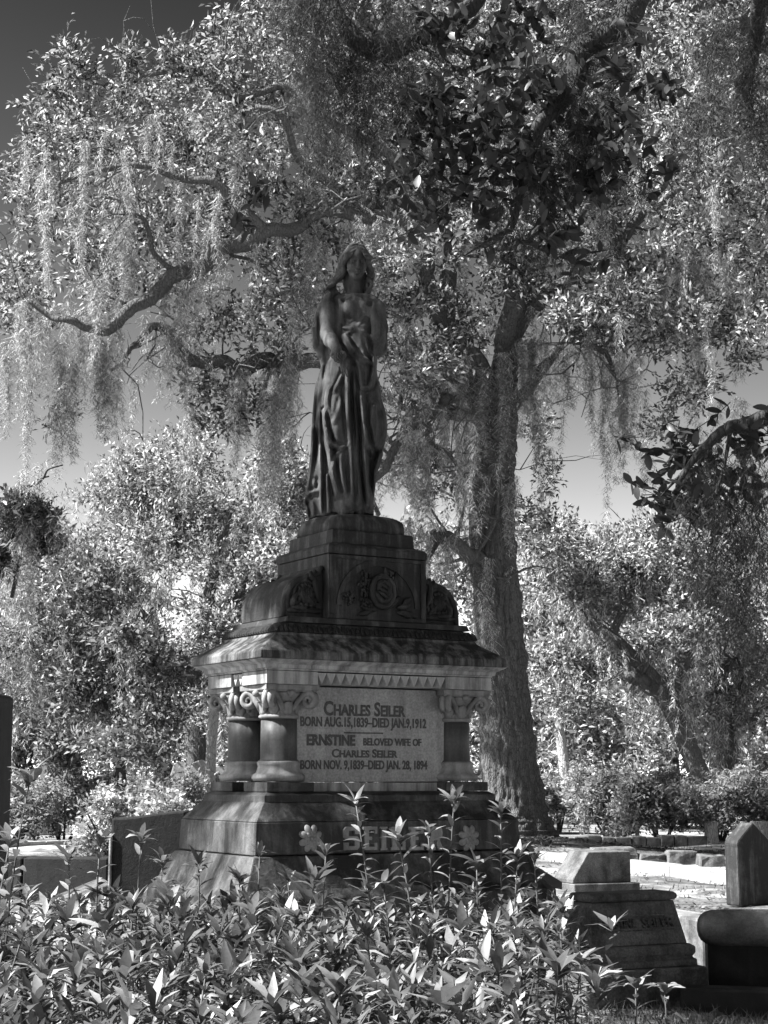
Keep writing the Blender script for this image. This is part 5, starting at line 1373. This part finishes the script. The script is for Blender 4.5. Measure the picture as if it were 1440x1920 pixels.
# slanted small marker and its neighbour
a = gp(1120, 1672); sm = empty('slant_marker', (a.x, a.y+.3, 0), math.radians(22)); tag(sm, 'small dark block marker with one sloping side, on sunlit sand beside the bright kerb', 'grave marker')
MB().box(-.43,.46,-.30,.30,-.05,.095).build('base', M['marker'], sm, bevel=.012)
MB().prism([(-.42,.0975),(.37,.0975),(.37,.46),(-.20,.46),(-.42,.14)], -.24, .24).build('die', M['marker'], sm, bevel=.01)
a = gp(1010, 1668); sm2 = empty('ridged_stone', (a.x-.15, a.y-.4, 0), math.radians(10)); tag(sm2, 'dark ridged grave cover peeping out just left of the small block marker', 'grave cover')
MB().prism([(-.5,0),(.32,0),(.32,.13),(.02,.31),(-.5,.34)], -.3, .3).build('cover', M['black'], sm2, bevel=.01)
# gabled headstone
a = gp(1409, 1690); hs = empty('headstone', (a.x, a.y+.12, 0), math.radians(28)); tag(hs, 'weathered upright headstone with a pointed gable top at the right edge', 'headstone')
q = .235
MB().prism([(-q,-.05),(q,-.05),(q,.58),(q*1.02,.62),(q*.90,.665),(0,.85),(-q*.90,.665),(-q*1.02,.62),(-q,.58)], -.11, .11).build('slab', M['crust'], hs, bevel=.022)  # darker stone colour stands in for the canopy's shade on this slab
MB().prism([(-q*.78,.05),(q*.78,.05),(q*.78,.56),(0,.69),(-q*.78,.56)], -.108, -.09).build('face_panel', M['crust'], hs, bevel=.006)
# bright kerb and rough stones beyond
wall('plot_kerb', 'long bright kerb crossing the sunlit sand at right', tuple(gp(985,1612)), tuple(gp(1520,1672)), .22, .16, M['white'], 'kerb', parts=5, rough=.05)
for i, (x0, x1, yb, yt, lab) in enumerate(((1112,1200,1617,1592,'flat-topped rough stone nearest the oak roots'), (1203,1252,1618,1603,'sloping rough stone second from the oak roots'), (1255,1312,1619,1598,'broad rough stone third from the oak roots'), (1316,1362,1622,1606,'small pale-ended rough stone nearest the gabled headstone'))):
    A = gp(x0, yb); B = gp(x1, yb); wdt = B.x - A.x; hgt = (yb-yt)*A.y/F_PX
    r = empty('rough_stone', ((A.x+B.x)/2, A.y+.3, 0)); tag(r, lab, 'stone', 'rough stones along the old plot edge')
    rr = random.Random(i); m = MB(); R = []
    for z, k in ((-.05,1.0),(hgt*.5,.98),(hgt*.92,.93),(hgt,.84)):
        R.append([(wdt/2*k*cx*(1+rr.uniform(-.06,.06)), .22*k*cy*(1+rr.uniform(-.1,.1)), z+rr.uniform(-.02,.02)*(z > 0)) for cx, cy in ((-1,-1),(-.3,-1.05),(.4,-1),(1,-.9),(1,.9),(.2,1),(-1,1))])
    m.rings(R); m.build('stone', M['brick'], r, bevel=.015)
wall('stone_kerb', 'dark-faced stone kerb with a sunlit top beyond the oak roots', tuple(gp(1072,1585)), tuple(gp(1322,1583)), .30, .17, M['brick'], 'kerb', parts=9, rough=.16)
a = gp(1334,1580); ps = empty('stump', (a.x, a.y, 0)); tag(ps, 'squat cut stump with pale streaks at the end of the far kerb', 'stump')
MB().lathe([(.17,-.05),(.145,.1),(.13,.3),(.135,.42),(.12,.43)], 11).build('stump_body', M['barkpale'], ps)
a = gp(1425,1580); ps = empty('stump', (a.x, a.y, 0)); tag(ps, 'second squat block behind the gabled headstone at the right edge', 'stump')
MB().lathe([(.2,-.05),(.18,.2),(.19,.42),(.17,.43)], 9).build('stump_body', M['barkpale'], ps)
a = gp(1195,1566); pm = empty('plot_marker', (a.x, a.y, 0)); tag(pm, 'small dark round paddle-shaped plot marker on a short stake', 'marker')
MB().lathe([(.135,-.012),(.14,-.008),(.14,.008),(.135,.012)], 24).xf(Matrix.Translation((0,0,.30)) @ Matrix.Rotation(math.pi/2, 4, 'X')).build('disc', M['black'], pm)
MB().box(-.05,.05,-.02,.02,-.05,.18).build('stake', M['black'], pm)
a = gp(1096,1560); pk = empty('iron_stake', (a.x, a.y, 0)); tag(pk, 'thin upright iron stake in the sunlit sand near the oak', 'stake')
MB().tube([(0,0,-.05),(.005,0,.3),(-.01,0,.58)], .018, 8).build('rod', M['black'], pk); MB().lathe([(.03,.57),(.03,.59),(.005,.60)], 8).build('cap', M['black'], pk)
for i, (px, py, w, h, lab) in enumerate(((1050,1545,.85,.12,'low flat stone lying beside the great oak trunk'), (1108,1538,.7,.2,'low pale block behind the thin iron stake'))):
    a = gp(px, py); o = empty('flat_stone', (a.x, a.y, 0)); tag(o, lab, 'stone'); MB().stack([(-.05,w/2,.3),(h*.85,w/2,.3),(h,w/2-.03,.27)]).build('slab', M['brick'], o, bevel=.02)
a = at(1322,1456,48); o = empty('slab_tomb', (a.x, 48, 0)); tag(o, 'pale slab-topped tomb at the foot of the leaning trunk', 'tomb')
MB().stack([(-.05,.50,.4),(1.02,.50,.4)]).build('chest', M['coping'], o, bevel=.02); MB().stack([(1.022,.60,.5),(1.10,.60,.5),(1.22,.42,.36),(1.24,.38,.3)]).build('lid', M['white'], o, bevel=.02)
a = at(1088,1440,56); o = empty('box_tomb', (a.x, 56, 0)); tag(o, 'dark box tomb with a pale lid, far off between the bushes', 'tomb')
MB().stack([(-.05,.36,.4),(1.45,.36,.4)]).build('chest', M['black'], o, bevel=.02); MB().stack([(1.452,.42,.45),(1.56,.40,.43)]).build('lid', M['white'], o, bevel=.02)
# far building at the right edge
a = at(1424,1420,85); fb_ = empty('far_house', (a.x, 85, 0)); tag(fb_, 'pale house with a louvred window, far off at the right edge', 'house')
M['plaster'] = stone('pale plaster', .6, .4, .3, .3, .8, .1, .2, .003)
MB().box(-.8,3,0,3,0,3.0).build('wall', M['plaster'], fb_); MB().prism([(-1.1,3.003),(3.3,3.003),(1.1,4.1)], -.3, 3.3).build('roof', M['brick'], fb_)
wn_ = MB().box(-.35,.45,-.06,.02,1.35,2.5).build('window', M['black'], fb_)
for k in range(8): MB().box(-.30,.40,-.10,-.062,1.40+.135*k,1.48+.135*k).build('slat', M['plaster'], wn_)
# ---------------------------------------------------------------- left side
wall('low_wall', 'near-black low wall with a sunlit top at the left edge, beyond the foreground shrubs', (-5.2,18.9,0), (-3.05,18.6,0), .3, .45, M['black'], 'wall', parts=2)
a = gp(178,1668); o = empty('tilted_slab', (-3.05, 16.6, 0), math.radians(15)); tag(o, 'low tilted slab left of the scroll-topped wall', 'slab')
MB().prism([(-.3,0),(.3,0),(.3,.30),(.24,.31),(-.3,.10)], -.5, .5).build('slab', M['brick'], o, bevel=.012)
# walls flanking the monument, with a curved top
for px0, px1, Y, lab, flip in ((215,352,11.6,'dark low wall with a curving scroll top, just left of the monument',0), (930,996,11.4,'dark low wall end standing close to the monument on its right',1)):
    A = at(px0, 1540, Y); B = at(px1, 1540, Y); wdt = B.x - A.x
    z = zat(1533, Y) if not flip else zat(1587, Y); z2 = zat(1520, Y) if not flip else zat(1584, Y)
    o = empty('flanking_wall', (A.x, Y, 0)); tag(o, lab, 'wall')
    top = [(wdt, z2)] + [(wdt*t, z + (z2-z)*(.5-.5*math.cos(math.pi*t))) for t in np.linspace(.95, .05, 12)] + [(0, z)]
    MB().prism([(0,-.05),(wdt,-.05)] + top, -.13, .13).build('wall_body', M['black'], o, bevel=.015)
    MB().box(-.012,wdt*.02,-.15,.15,-.05,z*.9).build('pale_end_strip', M['coping'], o, bevel=.01)  # thin pale strip: the wall's sunlit end put into colour
a = at(2,1450,12.5); o = empty('stone_pillar', (a.x-.325, 12.5, 0)); tag(o, 'tall dark stone pillar cut off by the left edge of the picture', 'pillar')
MB().stack([(-.05,.40,.4),(.25,.38,.38),(.252,.335,.335),(zat(1306,12.5),.325,.325),(zat(1303,12.5)+.01,.30,.30)]).build('shaft', M['black'], o, bevel=.01); MB().stack([(zat(1300,12.5)+.012,.20,.20),(zat(1270,12.5),.02,.02)]).build('cap', M['black'], o)
for i, (x0, x1, yb, yt, lab) in enumerate(((-40,52,1556,1530,'long dark kerb block at the left edge below the bushes'), (56,108,1562,1538,'short dark block next to the left-hand kerb'), (112,190,1545,1528,'low kerb stone behind the short dark block'))):
    A = gp(x0, yb); B = gp(x1, yb); h = (yb-yt)*A.y/F_PX
    o = empty('kerb_block', ((A.x+B.x)/2, A.y+.2, 0)); tag(o, lab, 'kerb'); MB().stack([(-.05,(B.x-A.x)/2,.25),(h*.9,(B.x-A.x)/2,.25),(h,(B.x-A.x)/2-.03,.22)]).build('stone', M['brick'], o, bevel=.02)
wall('path_edge', 'pale sunlit path edging across the left-hand ground', tuple(gp(-60,1590)), tuple(gp(215,1578)), .25, .07, M['white'], 'kerb', parts=4, rough=.1)
for i, (px, py, w, h, lab) in enumerate(((338,1440,.24,.32,'leftmost of three small white headstones far behind the bushes'), (378,1438,.34,.45,'middle of three small white headstones far behind the bushes'), (408,1450,.4,.5,'white headstone half hidden by the monument columns'))):
    Y = 44; a = at(px, py, Y); o = empty('white_headstone', (a.x, Y, 0)); tag(o, lab, 'headstone', 'small white headstones')
    zt = zat(py-14, Y); MB().prism([(-w,0),(w,0),(w,zt*.8),(w*.7,zt*.95),(0,zt),(-w*.7,zt*.95),(-w,zt*.8)], -.08, .08).build('slab', M['white'], o, bevel=.02)
# ================================================================== the shrub bed in front
def plant_mat():
    m, nt, b = new_mat('shrub leaf')
    oi = nd(nt, 'ShaderNodeObjectInfo'); geo = nd(nt, 'ShaderNodeNewGeometry')
    ad = nd(nt, 'ShaderNodeMath', operation='ADD'); nt.links.new(oi.outputs['Random'], ad.inputs[0]); nt.links.new(geo.outputs['Random Per Island'], ad.inputs[1])
    fr = nd(nt, 'ShaderNodeMath', operation='FRACT'); nt.links.new(ad.outputs[0], fr.inputs[0])
    c = ramp(nt, fr.outputs[0], [(0.0, .045), (.6, .13), (1.0, .38)])
    sp = ramp(nt, noise(nt, coords(nt, (30,30,30)), 3.0, 4, .6), [(.3,.8),(.7,1.1)])
    c = mult(nt, c, sp)
    nt.links.new(c, b.inputs['Base Color']); b.inputs['Roughness'].default_value = .4; b.inputs['Specular IOR Level'].default_value = .45
    tr = nd(nt, 'ShaderNodeBsdfTranslucent'); mx = nd(nt, 'ShaderNodeMixShader'); mx.inputs[0].default_value = .26
    nt.links.new(c, tr.inputs['Color']); nt.links.new(b.outputs[0], mx.inputs[1]); nt.links.new(tr.outputs[0], mx.inputs[2])
    nt.links.new(mx.outputs[0], nt.nodes['Material Output'].inputs['Surface']); return m
M['shrub'] = plant_mat()
M['stem'] = stone('green stem', .10, .05, .4, .5, .6, .2, .2, .002)
def blade(L, w, bend, fold, n=6, twist=0.0):
    """lance-shaped leaf along +y from the origin, folded on its midrib, bending down"""
    V, F = [], []
    y, z, a = 0.0, 0.0, 0.0
    for i in range(n+1):
        t = i/n; ww = w*max(.03, math.sin(math.pi*min(.995, .03+.95*t**.85)))**.85
        if i: y += L/n*math.cos(a); z += L/n*math.sin(a); a -= bend/n
        c, s_ = math.cos(twist*t), math.sin(twist*t)
        for q in (-1, 0, 1): V.append((q*ww*c, y, z + abs(q)*ww*fold + q*ww*s_))
    for i in range(n):
        k = 3*i; F += [(k,k+1,k+4,k+3),(k+1,k+2,k+5,k+4)]
    return V, F
BL = [blade(.115,.0155,.6,.18,4,.25), blade(.105,.014,1.1,.2,4,-.35), blade(.12,.016,.3,.25,4,.2), blade(.09,.0155,1.5,.15,4,.5), blade(.10,.0175,.8,.1,4,-.3)]
BM = [np_mesh('leaf', v, f, M['shrub'], True) for v, f in BL]
def leaf_frames(H, n, rng, lean, top=9, lo=.3, size=1.0):
    """places and directions of the leaves of one shoot of height H"""
    out = []
    for i in range(n):
        t = lo + (1-lo)*(i/(n))**.9; az = i*2.39996 + rng.normal()*.25
        el = -.15 + .95*t**2 + rng.normal()*.18
        out.append((t*H, az, el, size*rng.uniform(.75,1.15)*(1.05-.25*t)))
    for i in range(top):
        az = i*6.283/top*1.0 + rng.normal()*.25; el = rng.uniform(.30, 1.30)
        out.append((H*(.985+.015*(i % 2)), az, el, size*rng.uniform(.7,1.05)))
    return out
def stem_pt(t, H, lean, curv):
    return Vector((lean[0]*t*H + curv[0]*math.sin(3*t)*.03, lean[1]*t*H + curv[1]*math.sin(3*t)*.03, t*H))
def leaf_matrix(p, az, el, s, rng):
    d = Vector((math.cos(az)*math.cos(el), math.sin(az)*math.cos(el), math.sin(el)))
    side = Vector((-math.sin(az), math.cos(az), 0)) + Vector(rng.normal(size=3))*.12
    side = (side - d*side.dot(d)).normalized(); up = side.cross(d)*-1
    if up.z < 0: up = -up; side = -side
    sd = d.cross(up)
    R = Matrix((sd, d, up)).transposed().to_4x4()
    return Matrix.Translation(p) @ R @ Matrix.Scale(s, 4)
def shoot(name, label, base, H, n, rng, group=None, top=9, size=1.0, lo=.3, lean=None, r=.006):
    lean = lean if lean is not None else rng.normal(size=2)*.07; curv = rng.normal(size=2)
    root = empty(name, base); tag(root, label, 'plant', group)
    MB().tube([stem_pt(t, H, lean, curv) for t in np.linspace(0, 1, 7)], [r*(1.1-.6*t) for t in np.linspace(0, 1, 7)], 6).build('stem', M['stem'], root, True)
    for z, az, el, s in leaf_frames(H, n, rng, lean, top, lo, size):
        o = link(bpy.data.objects.new('leaf', BM[int(rng.integers(len(BM)))]), root)
        o.matrix_local = leaf_matrix(stem_pt(z/H, H, lean, curv), az, el, s, rng)
    return root
rp = np.random.default_rng(14)
tall = [(62,1448,6.3,26,'tallest dark shoot at the left edge, standing against the bright bushes',1.25), (266,1562,6.4,3,'thin bare-stemmed shoot with a single tuft of leaves, left of the monument',1.0), (190,1572,6.9,18,'leafy shoot in front of the low tilted slab',1.0), (665,1492,7.1,24,'tall slender shoot before the left half of the raised name',1.0),
  (852,1492,7.2,24,'tall slender shoot before the right half of the raised name',1.0), (938,1512,7.3,24,'tall shoot at the right corner of the monument',1.0), (486,1592,7.4,16,'small shoot against the monument corner edge',.8), (612,1588,7.0,20,'pale-tipped shoot below the left rosette',1.0), (742,1560,6.9,22,'pale-tipped shoot hiding the middle of the raised name',1.05),
  (800,1548,7.2,20,'shoot just left of the last raised letter',.95), (893,1610,6.8,20,'broad bright-tipped shoot below the right rosette',1.15), (592,1650,6.6,18,'broad pale shoot in the centre foreground',1.4), (716,1648,6.6,20,'pale star-shaped shoot below the raised name',1.1), (972,1600,7.0,20,'bright shoot right of the monument base corner',1.0), (1000,1600,7.4,14,'dark shoot before the flanking wall end at right',.9),
  (305,1606,7.0,18,'shoot standing against the scroll-topped wall',1.0), (372,1612,7.2,18,'shoot against the lit corner of the monument base',1.0), (22,1570,6.4,20,'leafy shoot at the left edge below the tallest one',1.1), (128,1600,6.8,20,'leafy shoot before the near-black low wall',1.0), (1092,1790,5.7,16,'bright shoot overlapping the left of the named grave marker',1.15), (1192,1838,5.6,12,'left one of two low rosettes before the named grave marker',.9), (1246,1842,5.7,12,'right one of two low rosettes before the named grave marker',.9),
  (1052,1690,6.6,18,'shoot beside the top of the named grave marker',1.0), (450,1640,7.0,18,'shoot before the lit lower base of the monument',1.0), (560,1850,4.8,16,'large shoot low in the centre foreground',1.2), (250,1690,6.2,18,'dense shoot left of centre in the shrub bed',1.1)]
for i, (px, py, Y, n, lab, size) in enumerate(tall):
    p = at(px, py, Y); Hh = max(.3, p.z - .02)
    lean = np.array((rp.normal()*.05, rp.normal()*.05)); 
    shoot('shrub_shoot', lab, (p.x - lean[0]*Hh, p.y - lean[1]*Hh, 0), Hh, int(n*1.45) if n > 10 else n, rp, None, 11, size*.92, .42 if n > 10 else .9, lean, .006 if n > 10 else .0045)
spots = []
while len(spots) < 112:
    Y = rp.uniform(4.2, 7.9); px = rp.uniform(-60, 1060 if Y > 5.2 else 960)
    if px > 1000 and Y > 6.9: continue
    if any(abs(px-a)*Y/F_PX < .10 and abs(Y-b_) < .12 for a, b_ in spots): continue
    spots.append((px, Y))
spots.sort(key=lambda q: q[1])
ORD = 'first second third fourth fifth sixth seventh eighth ninth tenth eleventh twelfth thirteenth fourteenth fifteenth sixteenth'.split()
ROWS = ['nearest', 'second nearest', 'third nearest', 'middle', 'third rearmost', 'second rearmost', 'rearmost']
for ri in range(7):
    row = sorted(spots[ri*16:(ri+1)*16])
    for ci, (px, Y) in enumerate(row):
        Hh = rp.uniform(.55, .84) + (.05 if px < 700 else 0); x = (px-720)/F_PX*Y
        shoot('shrub_shoot', f'{ORD[ci]} pale-leaved shoot from the left in the {ROWS[ri]} row of the foreground thicket', (x, Y, 0), Hh, 17, rp, 'shoots of the low foreground thicket', 11, rp.uniform(.65,1.2), .38, np.clip(rp.normal(size=2)*.14, -.22, .12 if px > 950 else .22))
# the tangle beneath them
VV, FF, off_ = [], [], 0
BU = [blade(.115,.016,.6,.18,2,.25), blade(.105,.0145,1.1,.2,2,-.35), blade(.12,.0165,.3,.25,2,.2), blade(.09,.016,1.5,.15,2,.5), blade(.10,.018,.8,.1,2,-.3)]
BLV = [np.array(v) for v, f in BU]; BLF = [np.array(f) for v, f in BU]
for k in range(1350):
    Y = rp.uniform(4.0, 8.3); px = rp.uniform(-90, 1060 if Y > 5.2 else 950); x = (px-720)/F_PX*Y; Hh = rp.uniform(.32,.80); lean = rp.normal(size=2)*.15
    for z, az, el, s in leaf_frames(Hh, 9, rp, lean, 8, .5, rp.uniform(.6,1.1)):
        i = int(rp.integers(len(BL))); mw = np.array(leaf_matrix(Vector((x,Y,0)) + stem_pt(z/Hh, Hh, lean, (0,0)), az, el, s, rp))
        VV.append(BLV[i] @ mw[:3,:3].T + mw[:3,3]); FF.append(BLF[i] + off_); off_ += len(BLV[i])
tag(np_obj('shrub_undergrowth', np.concatenate(VV), np.concatenate(FF), M['shrub'], None, True), 'tangled low leaves filling the shrub bed below the taller shoots', 'undergrowth', kind='stuff')
sx = MB()
for k in range(50):
    Y = rp.uniform(4.2, 8.0); px = rp.uniform(-60, 1100); x = (px-720)/F_PX*Y; Hh = rp.uniform(.5,.8); l = rp.normal(size=2)*.2
    sx.tube([(x,Y,0),(x+l[0]*.4*Hh,Y+l[1]*.4*Hh,Hh*.5),(x+l[0]*Hh,Y+l[1]*Hh,Hh)], [.004,.0035,.002], 4)
tag(sx.build('bare_stems', M['stem']), 'thin bare stems criss-crossing inside the shrub bed', 'undergrowth', kind='stuff')
